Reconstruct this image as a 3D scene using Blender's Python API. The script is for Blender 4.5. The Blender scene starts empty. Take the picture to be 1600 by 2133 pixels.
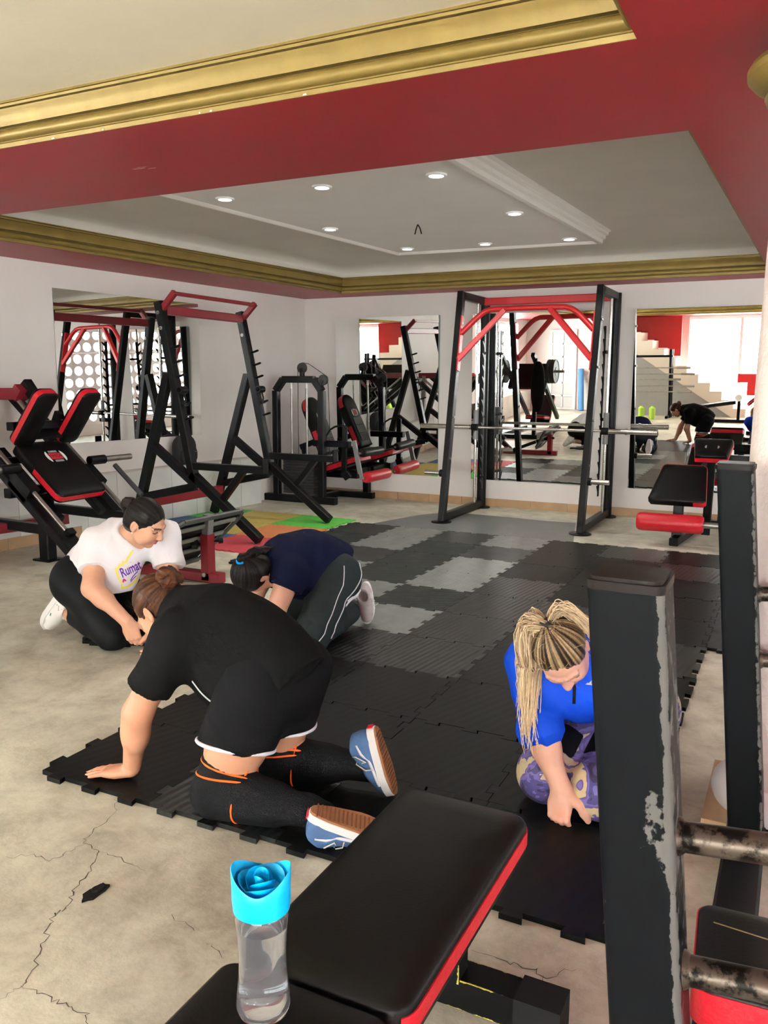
import bpy, bmesh, math, random
import numpy as np
from mathutils import Vector, Matrix
from mathutils.bvhtree import BVHTree
random.seed(7)
C = bpy.context.scene.collection
SC = bpy.context.scene
# ---------------------------------------------------------------- camera, world, lights, exposure
cam = bpy.data.cameras.new('camera'); camo = bpy.data.objects.new('camera', cam); C.objects.link(camo)
RC = ((0.8939872, 0.0744135, -0.4418705), (0.4480602, -0.1366032, 0.8835053), (0.0053838, -0.9878270, -0.1554633))
camo.matrix_world = Matrix(((RC[0][0], -RC[0][1], -RC[0][2], 0), (RC[1][0], -RC[1][1], -RC[1][2], 0),
                            (RC[2][0], -RC[2][1], -RC[2][2], 1.36), (0, 0, 0, 1)))
cam.sensor_fit = 'HORIZONTAL'; cam.sensor_width = 36; cam.lens = 1725 / 1600 * 36
cam.clip_start = 0.05; cam.clip_end = 100
SC.camera = camo
w = bpy.data.worlds.new('sky'); SC.world = w; w.use_nodes = True
w.node_tree.nodes['Background'].inputs[0].default_value = (0.92, 0.99, 0.98, 1)
w.node_tree.nodes['Background'].inputs[1].default_value = 4.0
SC.view_settings.view_transform = 'Standard'; SC.view_settings.look = 'None'
SC.view_settings.gamma = 1; SC.view_settings.use_curve_mapping = False
SC.view_settings.exposure = -0.1
def area(name, loc, rot, sx, sy, power, col=(1, 1, 1), spread=180):
    l = bpy.data.lights.new(name, 'AREA'); l.shape = 'RECTANGLE'; l.size = sx; l.size_y = sy
    l.energy = power; l.color = col; l.spread = math.radians(spread)
    o = bpy.data.objects.new(name, l); C.objects.link(o); o.location = loc; o.rotation_euler = [math.radians(a) for a in rot]
    return o
# daylight coming in through the openings behind and beside the camera
area('daylight_rear', (0.4, -4.9, 1.25), (90, 0, 0), 5.8, 2.1, 1050, (0.98, 1.0, 0.95))
area('daylight_right', (4.4, 2.4, 1.3), (90, 0, 90), 8.4, 2.0, 600, (0.95, 1.0, 0.97))
area('daylight_left_added', (-6.75, -1.4, 1.35), (90, 0, -84.5), 4.0, 1.7, 520, (0.98, 1.0, 0.95))  # unseen left source, added to brighten the floor beside the bench
LAMPS = [(-3.447, 4.56), (-2.705, 4.543), (-1.963, 4.568), (-1.894, 5.80), (-1.813, 7.0), (-2.52, 6.94), (-3.235, 6.9), (-3.37, 5.78)]
LAMPW = 40
SOF = 2.33; BY = 8.68
# ---------------------------------------------------------------- materials
def mat(name, col, rough=0.5, metal=0.0, spec=0.5, var=0.0, vs=3.0, bump=0.0, bs=60.0, coat=0.0, emit=None, alpha=1, trans=0, ior=1.45, attr=None, rv=0.0):
    m = bpy.data.materials.new(name); m.use_nodes = True
    nt = m.node_tree; b = nt.nodes['Principled BSDF']; L = nt.links.new
    b.inputs['Base Color'].default_value = (*col, 1); b.inputs['Roughness'].default_value = rough
    b.inputs['Metallic'].default_value = metal; b.inputs['Specular IOR Level'].default_value = spec
    b.inputs['Coat Weight'].default_value = coat; b.inputs['IOR'].default_value = ior
    b.inputs['Transmission Weight'].default_value = trans
    if emit: b.inputs['Emission Color'].default_value = (*emit[0], 1); b.inputs['Emission Strength'].default_value = emit[1]
    tc = nt.nodes.new('ShaderNodeTexCoord')
    if var > 0 or attr:
        n = nt.nodes.new('ShaderNodeTexNoise'); n.inputs['Scale'].default_value = vs; n.inputs['Detail'].default_value = 5; n.inputs['Roughness'].default_value = 0.6
        L(tc.outputs['Object'], n.inputs['Vector'])
        r = nt.nodes.new('ShaderNodeMapRange'); r.inputs['To Min'].default_value = 1 - var; r.inputs['To Max'].default_value = 1 + var
        r.inputs['From Min'].default_value = 0.25; r.inputs['From Max'].default_value = 0.75
        L(n.outputs['Fac'], r.inputs['Value'])
        mx = nt.nodes.new('ShaderNodeVectorMath'); mx.operation = 'SCALE'
        if attr:
            a = nt.nodes.new('ShaderNodeAttribute'); a.attribute_name = attr; L(a.outputs['Color'], mx.inputs[0])
        else:
            mx.inputs[0].default_value = col
        L(r.outputs['Result'], mx.inputs['Scale']); L(mx.outputs['Vector'], b.inputs['Base Color'])
        if rv > 0:
            q = nt.nodes.new('ShaderNodeMapRange'); q.inputs['To Min'].default_value = max(0.03, rough - rv); q.inputs['To Max'].default_value = rough + rv
            L(n.outputs['Fac'], q.inputs['Value']); L(q.outputs['Result'], b.inputs['Roughness'])
    if bump > 0:
        n2 = nt.nodes.new('ShaderNodeTexNoise'); n2.inputs['Scale'].default_value = bs; n2.inputs['Detail'].default_value = 4
        L(tc.outputs['Object'], n2.inputs['Vector'])
        bp = nt.nodes.new('ShaderNodeBump'); bp.inputs['Strength'].default_value = bump; bp.inputs['Distance'].default_value = 0.01
        L(n2.outputs['Fac'], bp.inputs['Height']); L(bp.outputs['Normal'], b.inputs['Normal'])
    return m
def nodes(m): return m.node_tree.nodes, m.node_tree.links.new, m.node_tree.nodes['Principled BSDF']
def ramp(nd, stops):
    r = nd.new('ShaderNodeValToRGB'); e = r.color_ramp.elements
    while len(e) < len(stops): e.new(0.5)
    for q, (p, c) in zip(e, stops): q.position = p; q.color = (*c, 1) if len(c) == 3 else c
    return r
M = {}
M['wall'] = mat('wall_paint', (0.76, 0.72, 0.70), 0.55, var=0.05, vs=1.2, bump=0.12, bs=30)
M['ledge'] = mat('ledge_plaster', (0.62, 0.61, 0.57), 0.5, var=0.12, vs=3)
M['tile_white'] = mat('white_tile', (0.66, 0.67, 0.65), 0.3, var=0.12, vs=2.5)
M['grout'] = mat('grout', (0.36, 0.34, 0.30), 0.8)
M['skirt'] = mat('brown_ceramic', (0.42, 0.27, 0.15), 0.4, var=0.15, vs=6)
M['cream'] = mat('cream_ceiling', (0.80, 0.73, 0.57), 0.7, bump=0.2, bs=14, var=0.04)
M['grayceil'] = mat('gray_ceiling', (0.62, 0.585, 0.53), 0.6, var=0.05, vs=2)
M['panelceil'] = mat('panel_ceiling', (0.78, 0.75, 0.73), 0.6, var=0.04, vs=2)
M['molding'] = mat('white_molding', (0.66, 0.62, 0.58), 0.5)
M['red_soffit'] = mat('red_gloss_paint', (0.27, 0.012, 0.016), 0.45, var=0.10, vs=1.5, bump=0.05, bs=20, rv=0.08)
M['gold'] = mat('gold_paint', (0.205, 0.138, 0.033), 0.45, metal=0.35, var=0.14, vs=7, bump=0.12, bs=40)
M['stucco'] = mat('column_stucco', (0.82, 0.71, 0.65), 0.6, bump=0.5, bs=55, var=0.04)
M['black'] = mat('black_paint', (0.0045, 0.005, 0.006), 0.36, spec=.19, var=0.25, vs=8, bump=0.03, bs=90)
M['red'] = mat('red_paint', (0.44, 0.012, 0.015), 0.33, var=0.08, vs=8)
M['darkred'] = mat('dark_red_paint', (0.20, 0.010, 0.018), 0.36, var=0.12, vs=8)
M['graypaint'] = mat('gray_paint', (0.17, 0.17, 0.175), 0.4, var=0.1)
M['leather'] = mat('black_vinyl', (0.0035, 0.0035, 0.0035), 0.42, spec=.2, bump=0.05, bs=160)
M['redvinyl'] = mat('red_vinyl', (0.47, 0.010, 0.020), 0.36, var=0.08, vs=30, bump=0.25, bs=50)
M['chrome'] = mat('chrome', (0.62, 0.60, 0.57), 0.22, metal=1.0)
M['steel'] = mat('worn_steel', (0.32, 0.31, 0.29), 0.35, metal=0.9, var=0.2, vs=20)
M['rubber'] = mat('black_rubber', (0.009, 0.009, 0.009), 0.6, spec=.12)
M['iron'] = mat('weight_iron', (0.02, 0.02, 0.022), 0.45, var=0.2)
M['cable'] = mat('cable', (0.05, 0.05, 0.05), 0.5)
M['white'] = mat('white_plain', (0.85, 0.85, 0.84), 0.5)
M['lamp'] = mat('lamp_glow', (1, 1, 1), 0.5, emit=((1, 0.96, 0.88), 14))
M['darkgrey'] = mat('dark_grey_cloth', (0.016, 0.017, 0.020), 0.75, var=0.15)
M['woodsoft'] = mat('cardboard', (0.42, 0.27, 0.15), 0.8, var=0.1)
M['blue'] = mat('blue_foam', (0.07, 0.22, 0.45), 0.7)
M['lime'] = mat('lime_plastic', (0.33, 0.52, 0.06), 0.4)
m = M['mirror'] = mat('mirror_glass', (0.86, 0.88, 0.86), 0.0, metal=1.0)
M['mirror_edge'] = mat('mirror_edge', (0.25, 0.30, 0.28), 0.3)
# worn black paint with bare primer along the edges
def worn(name, base, chip, lo, hi, scale):
    m = mat(name, base, 0.4, spec=.045); nd, L, b = nodes(m)
    at = nd.new('ShaderNodeAttribute'); at.attribute_name = 'wear'
    tc = nd.new('ShaderNodeTexCoord'); n = nd.new('ShaderNodeTexNoise'); n.inputs['Scale'].default_value = scale; n.inputs['Detail'].default_value = 6; n.inputs['Roughness'].default_value = 0.65
    L(tc.outputs['Object'], n.inputs['Vector'])
    ad = nd.new('ShaderNodeMath'); ad.operation = 'ADD'; L(at.outputs['Fac'], ad.inputs[0]); L(n.outputs['Fac'], ad.inputs[1])
    r = ramp(nd, [(lo, base), (hi, chip)]); L(ad.outputs[0], r.inputs['Fac']); L(r.outputs['Color'], b.inputs['Base Color'])
    return m
M['worn'] = worn('worn_black_paint', (0.0045, 0.005, 0.0058), (0.080, 0.078, 0.073), 0.79, 0.84, 38)
M['worn_yellow'] = worn('chipped_black_paint', (0.005, 0.005, 0.005), (0.36, 0.30, 0.05), 0.80, 0.82, 45)
# concrete floor: blotches, fine grain, hair cracks
m = M['floor'] = mat('concrete', (0.4, 0.38, 0.33), 0.42); nd, L, b = nodes(m)
tc = nd.new('ShaderNodeTexCoord')
def noise(nd, L, vec, sc, det=5, rg=0.6, dist=0.0):
    n = nd.new('ShaderNodeTexNoise'); n.inputs['Scale'].default_value = sc; n.inputs['Detail'].default_value = det
    n.inputs['Roughness'].default_value = rg; n.inputs['Distortion'].default_value = dist; L(vec, n.inputs['Vector']); return n
n1 = noise(nd, L, tc.outputs['Object'], 0.9, 8, 0.66, 0.3); n2 = noise(nd, L, tc.outputs['Object'], 6, 10, 0.76, 0.3); n3 = noise(nd, L, tc.outputs['Object'], 60, 3)
r1 = ramp(nd, [(0.32, (0.29, 0.27, 0.22)), (0.5, (0.54, 0.54, 0.45)), (0.66, (0.70, 0.705, 0.585))]); L(n1.outputs['Fac'], r1.inputs['Fac'])
r2 = ramp(nd, [(0.30, (0.62, 0.59, 0.54)), (0.5, (0.96, 0.95, 0.93)), (0.70, (1.18, 1.18, 1.16))]); L(n2.outputs['Fac'], r2.inputs['Fac'])
mm = nd.new('ShaderNodeMixRGB'); mm.blend_type = 'MULTIPLY'; mm.inputs[0].default_value = 1; L(r1.outputs[0], mm.inputs[1]); L(r2.outputs[0], mm.inputs[2])
L(mm.outputs[0], b.inputs['Base Color'])
bp = nd.new('ShaderNodeBump'); bp.inputs['Strength'].default_value = 0.12; bp.inputs['Distance'].default_value = 0.01; L(n3.outputs['Fac'], bp.inputs['Height']); L(bp.outputs[0], b.inputs['Normal'])
rr = nd.new('ShaderNodeMapRange'); rr.inputs['To Min'].default_value = 0.30; rr.inputs['To Max'].default_value = 0.62; L(n2.outputs['Fac'], rr.inputs['Value']); L(rr.outputs[0], b.inputs['Roughness'])
M['crack'] = mat('crack_dark', (0.075, 0.065, 0.05), 0.9)
def ribbed(name, col, ang, rough, scale=62, strength=0.6, dist=0.004, spec=.12):
    m = mat(name, col, rough, spec=spec); nd, L, b = nodes(m)
    tc = nd.new('ShaderNodeTexCoord'); mp = nd.new('ShaderNodeMapping'); mp.inputs['Rotation'].default_value = (0, 0, math.radians(ang)); L(tc.outputs['Object'], mp.inputs['Vector'])
    wv = nd.new('ShaderNodeTexWave'); wv.inputs['Scale'].default_value = scale / 6.28; wv.inputs['Distortion'].default_value = 0.15; wv.inputs['Detail'].default_value = 1; L(mp.outputs[0], wv.inputs['Vector'])
    bp = nd.new('ShaderNodeBump'); bp.inputs['Strength'].default_value = strength; bp.inputs['Distance'].default_value = dist; L(wv.outputs['Fac'], bp.inputs['Height']); L(bp.outputs[0], b.inputs['Normal'])
    n = noise(nd, L, tc.outputs['Object'], 9, 5, 0.6)
    r = ramp(nd, [(0.3, tuple(c * 0.7 for c in col)), (0.6, col), (0.8, tuple(c * 1.6 + 0.006 for c in col))]); L(n.outputs['Fac'], r.inputs['Fac']); L(r.outputs[0], b.inputs['Base Color'])
    return m
M['mat_dark'] = ribbed('rubber_dark', (0.0045, 0.0052, 0.0052), 20, 0.44, 45, 0.07)
M['mat_slate'] = ribbed('rubber_slate', (0.030, 0.035, 0.034), 30, 0.42, 60, 0.25, spec=.35)
M['mat_mid'] = ribbed('rubber_mid', (0.010, 0.0115, 0.0115), 8, 0.38, 60, 0.30, spec=.35)
M['mat_chev'] = ribbed('rubber_chevron', (0.034, 0.040, 0.038), 62, 0.5, 70, 0.9, 0.008)
M['mat_sheen'] = ribbed('rubber_sheen', (0.17, 0.19, 0.185), 95, 0.33, 150, 0.5, spec=.6)  # pale base colour stands in for sheen on the ribs
M['mat_rib'] = ribbed('rubber_ribbed', (0.16, 0.18, 0.17), 95, 0.30, 90, 0.9, spec=.7)  # glare off the back wall put into the pale colour
M['sheet'] = mat('gray_sheet', (0.13, 0.145, 0.145), 0.42, var=0.12, vs=5)
for k, c in dict(red=(0.52, 0.055, 0.075), orange=(0.62, 0.22, 0.08), green=(0.11, 0.52, 0.07), yellow=(0.50, 0.40, 0.10), blue=(0.05, 0.12, 0.28)).items():
    M['foam_' + k] = mat('foam_' + k, c, 0.6, var=0.08, bump=0.1, bs=80)
# ---------------------------------------------------------------- mesh helpers
def V(*a): return Vector(a)
class MB:
    def __init__(s): s.v = []; s.f = []; s.T = None; s.w = []
    def add(s, vs, fs, wear=None):
        n = len(s.v)
        for i, p in enumerate(vs):
            p = Vector(p); s.v.append(tuple(s.T @ p) if s.T else tuple(p)); s.w.append(wear[i] if wear else 0.0)
        s.f += [tuple(i + n for i in f) for f in fs]; return s
    def box(s, c, d, rz=0, R=None):
        c = Vector(c); R = R or Matrix.Rotation(rz, 3, 'Z')
        vs = [c + R @ Vector((x * d[0] / 2, y * d[1] / 2, z * d[2] / 2)) for z in (-1, 1) for y in (-1, 1) for x in (-1, 1)]
        return s.add(vs, [(0, 2, 3, 1), (4, 5, 7, 6), (0, 1, 5, 4), (2, 6, 7, 3), (0, 4, 6, 2), (1, 3, 7, 5)])
    def bar(s, a, b, w=0.06, h=0.06, up=(0, 0, 1), ch=0.1, wear=None):
        a = Vector(a); b = Vector(b); d = (b - a).normalized(); u = Vector(up)
        if abs(d.dot(u)) > 0.95: u = Vector((0, 1, 0)) if abs(d.y) < 0.9 else Vector((1, 0, 0))
        x = d.cross(u).normalized(); y = x.cross(d).normalized()
        c = ch * min(w, h); W = w / 2; Hh = h / 2
        pr = [(-W + c, -Hh), (W - c, -Hh), (W, -Hh + c), (W, Hh - c), (W - c, Hh), (-W + c, Hh), (-W, Hh - c), (-W, -Hh + c)]
        vs = [p + x * q[0] + y * q[1] for p in (a, b) for q in pr]
        fs = [(i, (i + 1) % 8, 8 + (i + 1) % 8, 8 + i) for i in range(8)] + [tuple(range(7, -1, -1)), tuple(range(8, 16))]
        return s.add(vs, fs, wear)
    def cyl(s, a, b, r, r2=None, n=20, caps=True):
        return s.rev([(0, r), (1, r if r2 is None else r2)], a, b, n, caps)
    def rev(s, prof, a, b, n=24, caps=True):           # profile of (t along a-b, radius)
        a = Vector(a); b = Vector(b); d = b - a; dn = d.normalized(); u = Vector((0, 0, 1)) if abs(dn.z) < 0.9 else Vector((1, 0, 0))
        x = dn.cross(u).normalized(); y = dn.cross(x)
        vs = []; fs = []
        for t, r in prof:
            p = a + d * t
            vs += [p + x * (r * math.cos(2 * math.pi * i / n)) + y * (r * math.sin(2 * math.pi * i / n)) for i in range(n)]
        for k in range(len(prof) - 1):
            fs += [(k * n + i, k * n + (i + 1) % n, (k + 1) * n + (i + 1) % n, (k + 1) * n + i) for i in range(n)]
        if caps: fs += [tuple(range(n - 1, -1, -1)), tuple((len(prof) - 1) * n + i for i in range(n))]
        return s.add(vs, fs)
    def tube(s, pts, r, n=10, caps=True):
        pts = [Vector(p) for p in pts]; vs = []; fs = []; m = len(pts)
        rr = r if isinstance(r, (list, tuple)) else [r] * m
        x = None
        for k, p in enumerate(pts):
            d = (pts[min(k + 1, m - 1)] - pts[max(k - 1, 0)]).normalized()
            if x is None: x = d.orthogonal().normalized()
            x = (x - d * x.dot(d)).normalized(); y = d.cross(x)
            vs += [p + (x * math.cos(2 * math.pi * i / n) + y * math.sin(2 * math.pi * i / n)) * rr[k] for i in range(n)]
        for k in range(m - 1): fs += [(k * n + i, k * n + (i + 1) % n, (k + 1) * n + (i + 1) % n, (k + 1) * n + i) for i in range(n)]
        if caps: fs += [tuple(range(n - 1, -1, -1)), tuple((m - 1) * n + i for i in range(n))]
        return s.add(vs, fs)
    def prism(s, poly, z0, z1, R=None, o=(0, 0, 0)):    # polygon in local xy, extruded along local z
        R = R or Matrix.Identity(3); o = Vector(o); n = len(poly)
        vs = [o + R @ Vector((p[0], p[1], z)) for z in (z0, z1) for p in poly]
        return s.add(vs, [tuple(range(n - 1, -1, -1)), tuple(range(n, 2 * n))] + [(i, (i + 1) % n, n + (i + 1) % n, n + i) for i in range(n)])
    def sweep(s, prof, path, closed=False):             # prof: (out, up) ; path: list of (point, out-vector)
        vs = []; fs = []; m = len(prof)
        for p, o in path: vs += [Vector(p) + Vector(o) * q[0] + Vector((0, 0, q[1])) for q in prof]
        k = len(path)
        for i in range(k if closed else k - 1):
            j = (i + 1) % k
            fs += [(i * m + a, i * m + a + 1, j * m + a + 1, j * m + a) for a in range(m - 1)]
        return s.add(vs, fs)
    def mesh(s, name, mt, org=(0, 0, 0), smooth=False):
        me = bpy.data.meshes.new(name); o = Vector(org)
        me.from_pydata([tuple(Vector(p) - o) for p in s.v], [], s.f); me.materials.append(mt)
        if any(s.w):
            a = me.attributes.new('wear', 'FLOAT', 'POINT'); a.data.foreach_set('value', s.w)
        bm = bmesh.new(); bm.from_mesh(me); bmesh.ops.recalc_face_normals(bm, faces=bm.faces); bm.to_mesh(me); bm.free()
        if smooth: shade(me, smooth)
        return me
def shade(me, ang=35):
    me.polygons.foreach_set('use_smooth', [True] * len(me.polygons))
    if ang is not True:
        bm = bmesh.new(); bm.from_mesh(me); a = math.radians(ang)
        for e in bm.edges:
            if len(e.link_faces) == 2 and e.calc_face_angle(0) > a: e.smooth = False
        bm.to_mesh(me); bm.free()
ORG = {}
def org(o): return Vector(ORG.get(o.name, (0, 0, 0))) if o else Vector((0, 0, 0))
def obj(name, mb, mt, parent=None, loc=None, smooth=35, label=None):
    g = Vector(loc) if loc is not None else org(parent)
    me = mb.mesh(name, mt, g, smooth) if isinstance(mb, MB) else mb
    o = bpy.data.objects.new(name, me); C.objects.link(o)
    o.location = g - org(parent); ORG[o.name] = tuple(g)
    if parent: o.parent = parent
    if label: o['label'] = label
    return o
def thing(name, label, cat, loc, group=None):
    o = bpy.data.objects.new(name, None); o.empty_display_size = 0.1; C.objects.link(o); o.location = loc; ORG[o.name] = tuple(loc)
    o['label'] = label; o['category'] = cat
    if group: o['group'] = group
    return o
def tag(o, label, cat, group=None):
    o['label'] = label; o['category'] = cat
    if group: o['group'] = group
    return o
def struct(name, mb, mt, parent=None, loc=(0, 0, 0), smooth=35):
    o = obj(name, mb, mt, parent, None if parent else loc, smooth)
    if not parent: o['kind'] = 'structure'
    return o
def rrect(w, h, r, n=6):
    pts = []
    for cx, cy, a0 in ((w / 2 - r, h / 2 - r, 0), (-w / 2 + r, h / 2 - r, 90), (-w / 2 + r, -h / 2 + r, 180), (w / 2 - r, -h / 2 + r, 270)):
        for i in range(n + 1):
            a = math.radians(a0 + 90 * i / n); pts.append((cx + r * math.cos(a), cy + r * math.sin(a)))
    return pts
def inset(poly, d):                                     # scale-like inset of a convex outline
    cx = sum(p[0] for p in poly) / len(poly); cy = sum(p[1] for p in poly) / len(poly); out = []
    n = len(poly)
    for i in range(n):
        p = Vector(poly[i]); a = Vector(poly[i - 1]); c = Vector(poly[(i + 1) % n])
        t = (c - a); nrm = Vector((t.y, -t.x)).normalized()
        if nrm.dot(p - Vector((cx, cy))) < 0: nrm = -nrm
        out.append(tuple(p - nrm * d))
    return out
def frame3(o, xa, ya):                                  # matrix from origin and two axes
    x = Vector(xa).normalized(); z = x.cross(Vector(ya)).normalized(); y = z.cross(x)
    return Matrix(((x.x, y.x, z.x, o[0]), (x.y, y.y, z.y, o[1]), (x.z, y.z, z.z, o[2]), (0, 0, 0, 1)))
def runs(on):                                           # cyclic runs of selected outline points
    n = len(on)
    if all(on): return [list(range(n))]
    out = []; st = next(i for i in range(n) if not on[i]); cur = []
    for k in range(1, n + 1):
        i = (st + k) % n
        if on[i]: cur.append(i)
        elif cur: out.append(cur); cur = []
    return out
def pad(parent, T, w, h, t, r=0.05, band=True, name='pad', outline=None, bandname='side_band', soft=0.016, bandfrac=(0.3, 0.72), puff=0.010, bandsel=None):
    """upholstered pad in local xy, thickness along +z; dark cushion plus a red band round its side"""
    src = outline or rrect(w, h, r); poly = []
    for i, p in enumerate(src):
        q = src[(i + 1) % len(src)]; m_ = max(1, int(math.hypot(p[0] - q[0], p[1] - q[1]) / .035)); poly += [(p[0] + (q[0] - p[0]) * j / m_, p[1] + (q[1] - p[1]) * j / m_) for j in range(m_)]
    n = len(poly); mb = MB(); mb.T = T
    lv = [(0.0, 0.004), (0.006, 0.0), (t - soft, 0.0), (t - soft * 0.45, soft * 0.28), (t, soft), (t + puff * 0.6, soft + 0.03), (t + puff, soft + 0.07)]
    vs = []; fs = []
    mx_ = sum(p[0] for p in poly) / n; my_ = sum(p[1] for p in poly) / n; ext = min(max(p[0] for p in poly) - min(p[0] for p in poly), max(p[1] for p in poly) - min(p[1] for p in poly)) / 2
    for z, d in lv: vs += [(mx_ + (p[0] - mx_) * (1 - (d - soft) / ext), my_ + (p[1] - my_) * (1 - (d - soft) / ext), z) for p in inset(poly, soft)] if d > soft else [(p[0], p[1], z) for p in inset(poly, d)]
    for k in range(len(lv) - 1): fs += [(k * n + i, k * n + (i + 1) % n, (k + 1) * n + (i + 1) % n, (k + 1) * n + i) for i in range(n)]
    fs += [tuple(range(n - 1, -1, -1)), tuple((len(lv) - 1) * n + i for i in range(n))]
    mb.add(vs, fs); o = obj(name, mb, M['leather'], parent, smooth=50)
    if band:
        q = inset(poly, -0.0025); z0, z1 = t * bandfrac[0], t * bandfrac[1]
        on = [bandsel is None or bool(bandsel(*q[i])) for i in range(n)]
        for run in runs(on):
            b = MB(); b.T = T; vs = []; fs = []; m_ = len(run)
            for i in run: vs += [(q[i][0], q[i][1], z0), (q[i][0], q[i][1], z1), (poly[i][0], poly[i][1], z0), (poly[i][0], poly[i][1], z1)]
            for k in range(m_ if m_ == n else m_ - 1):
                a, c = 4 * k, 4 * ((k + 1) % m_)
                fs += [(a, c, c + 1, a + 1), (a + 1, c + 1, c + 3, a + 3), (a + 2, c + 2, c, a)]
            if fs: b.add(vs, fs); obj(bandname, b, M['redvinyl'], o, smooth=50, label='red vinyl side band')
    return o
def roller(parent, a, b, r, mt, name='roller', n=28):
    mb = MB(); mb.rev([(0, r * 0.35), (0.0, r * 0.8), (0.03, r * 0.95), (0.09, r), (0.45, r * 0.975), (0.91, r), (0.97, r * 0.95), (1, r * 0.8), (1, r * 0.35)], a, b, n)
    return obj(name, mb, mt, parent, smooth=50)
# ---------------------------------------------------------------- the room
def lx(y): return -5.654 + 0.0966 * (y - 6.2)           # the left wall runs slightly askew
LD = Vector((0.0961, 0.9954, 0)); LN = Vector((0.9954, -0.0961, 0))
YR = -4.6; XR = 4.0
mb = MB(); mb.add([(-8, -9, 0), (7, -9, 0), (7, 9.2, 0), (-8, 9.2, 0), (-8, -9, -.1), (7, -9, -.1), (7, 9.2, -.1), (-8, 9.2, -.1)], [(0, 1, 2, 3), (4, 7, 6, 5), (0, 4, 5, 1), (2, 6, 7, 3), (1, 5, 6, 2), (3, 7, 4, 0)])
floor = struct('floor', mb, M['floor'])
def crack(pts, wd):
    b = MB(); rnd = random.Random(int(pts[0][0] * 1000)); q = []
    for a, c in zip(pts, pts[1:]):
        for i in range(6):
            t = i / 6; q.append(Vector((a[0] + (c[0] - a[0]) * t + rnd.uniform(-.008, .008), a[1] + (c[1] - a[1]) * t + rnd.uniform(-.008, .008), 0.0006)))
    q.append(Vector((*pts[-1], .0006))); vs = []
    for i, p in enumerate(q):
        d = (q[min(i + 1, len(q) - 1)] - q[max(i - 1, 0)]).normalized(); n = Vector((-d.y, d.x, 0)); ww = wd * (0.5 + rnd.random()) * (0.25 + 0.75 * math.sin(math.pi * (i + .5) / len(q)))
        vs += [p + n * ww, p - n * ww]
    b.add(vs, [(2 * i, 2 * i + 1, 2 * i + 3, 2 * i + 2) for i in range(len(q) - 1)])
    obj('crack', b, M['crack'], floor)
crack([(-1.931, 1.896), (-1.859, 1.816), (-1.837, 1.696), (-1.814, 1.645), (-1.739, 1.625), (-1.692, 1.548), (-1.656, 1.463), (-1.623, 1.401), (-1.621, 1.353), (-1.583, 1.301), (-1.536, 1.244), (-1.496, 1.169), (-1.482, 1.147), (-1.496, 1.096)], 0.0016)
crack([(-1.811, 1.642), (-1.816, 1.585), (-1.829, 1.532), (-1.898, 1.528), (-1.961, 1.47)], 0.001)
crack([(-1.739, 1.625), (-1.665, 1.631), (-1.557, 1.617)], 0.001)
crack([(-1.482, 1.147), (-1.406, 1.145), (-1.361, 1.15), (-1.299, 1.152), (-1.258, 1.133)], 0.0014)
crack([(-1.362, 1.497), (-1.261, 1.474)], 0.0009)
crack([(-1.207, 1.456), (-1.132, 1.429)], 0.0009)
crack([(-0.615, 1.73), (-0.535, 1.717), (-0.467, 1.731), (-0.436, 1.712), (-0.375, 1.773)], 0.0011)
crack([(-0.436, 1.712), (-0.418, 1.65)], 0.0011)
def slab(pts, z0, z1): b = MB(); b.prism(pts, z0, z1); return b
yA, yB = -4.6, 8.8
def wl(y0, y1, z0, z1): return slab([(lx(y0), y0), (lx(y0) - .15, y0), (lx(y1) - .15, y1), (lx(y1), y1)], z0, z1)
wb = MB()
for q in ((yA, -3.5, -.05, 2.9), (.65, yB, -.05, 2.9), (-3.5, .65, -.05, .55), (-3.5, .65, 2.25, 2.9)): t_ = wl(*q); wb.add(t_.v, t_.f)
struct('wall_left', wb, M['wall'])
struct('wall_back', slab([(-5.9, BY), (4.15, BY), (4.15, BY + .15), (-5.9, BY + .15)], -0.05, 2.9), M['wall'])
def wall_open(name, axis, pos, th, a0, a1, o0, o1, z0, z1, sgn):
    b = MB()
    def q(u0, u1, za, zb):
        c = ((u0 + u1) / 2, pos + sgn * th / 2, (za + zb) / 2); d = (u1 - u0, th, zb - za)
        b.box((c[1], c[0], c[2]) if axis == 'x' else c, (d[1], d[0], d[2]) if axis == 'x' else d)
    q(a0, o0, -.05, 2.9); q(o1, a1, -.05, 2.9); q(o0, o1, -.05, z0); q(o0, o1, z1, 2.9)
    return struct(name, b, M['wall'])
wall_open('wall_rear', 'y', YR, .15, -6.9, 4.2, -2.6, 3.3, 0.16, 2.30, -1)
wall_open('wall_right', 'x', XR, .15, YR, BY, -2.0, 6.8, 0.22, 2.28, 1)
# window frames and panes in the openings behind the camera
M['glass'] = mat('window_glass', (1, 1, 1), 0.0, trans=1.0, ior=1.02, spec=0.2)
def window(name, axis, pos, a0, a1, z0, z1, n):
    fr = MB(); g = MB()
    def put(b, u, z, du, dz, th): b.box((pos, u, z) if axis == 'x' else (u, pos, z), (th, du, dz) if axis == 'x' else (du, th, dz))
    put(fr, (a0 + a1) / 2, z0 + .03, a1 - a0, .06, .06); put(fr, (a0 + a1) / 2, z1 - .03, a1 - a0, .06, .06)
    for i in range(n + 1): put(fr, a0 + (a1 - a0) * i / n, (z0 + z1) / 2, .06, z1 - z0 - .12, .06)
    o = struct(name, fr, M['white'])
    for i in range(n):
        p = MB(); u0 = a0 + (a1 - a0) * i / n; put(p, u0 + (a1 - a0) / n / 2, (z0 + z1) / 2, (a1 - a0) / n - .06, z1 - z0 - .12, .006)
        obj('pane', p, M['glass'], o)
window('window_1', 'y', YR - .08, -2.6, 3.3, .16, 2.30, 5)

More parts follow.
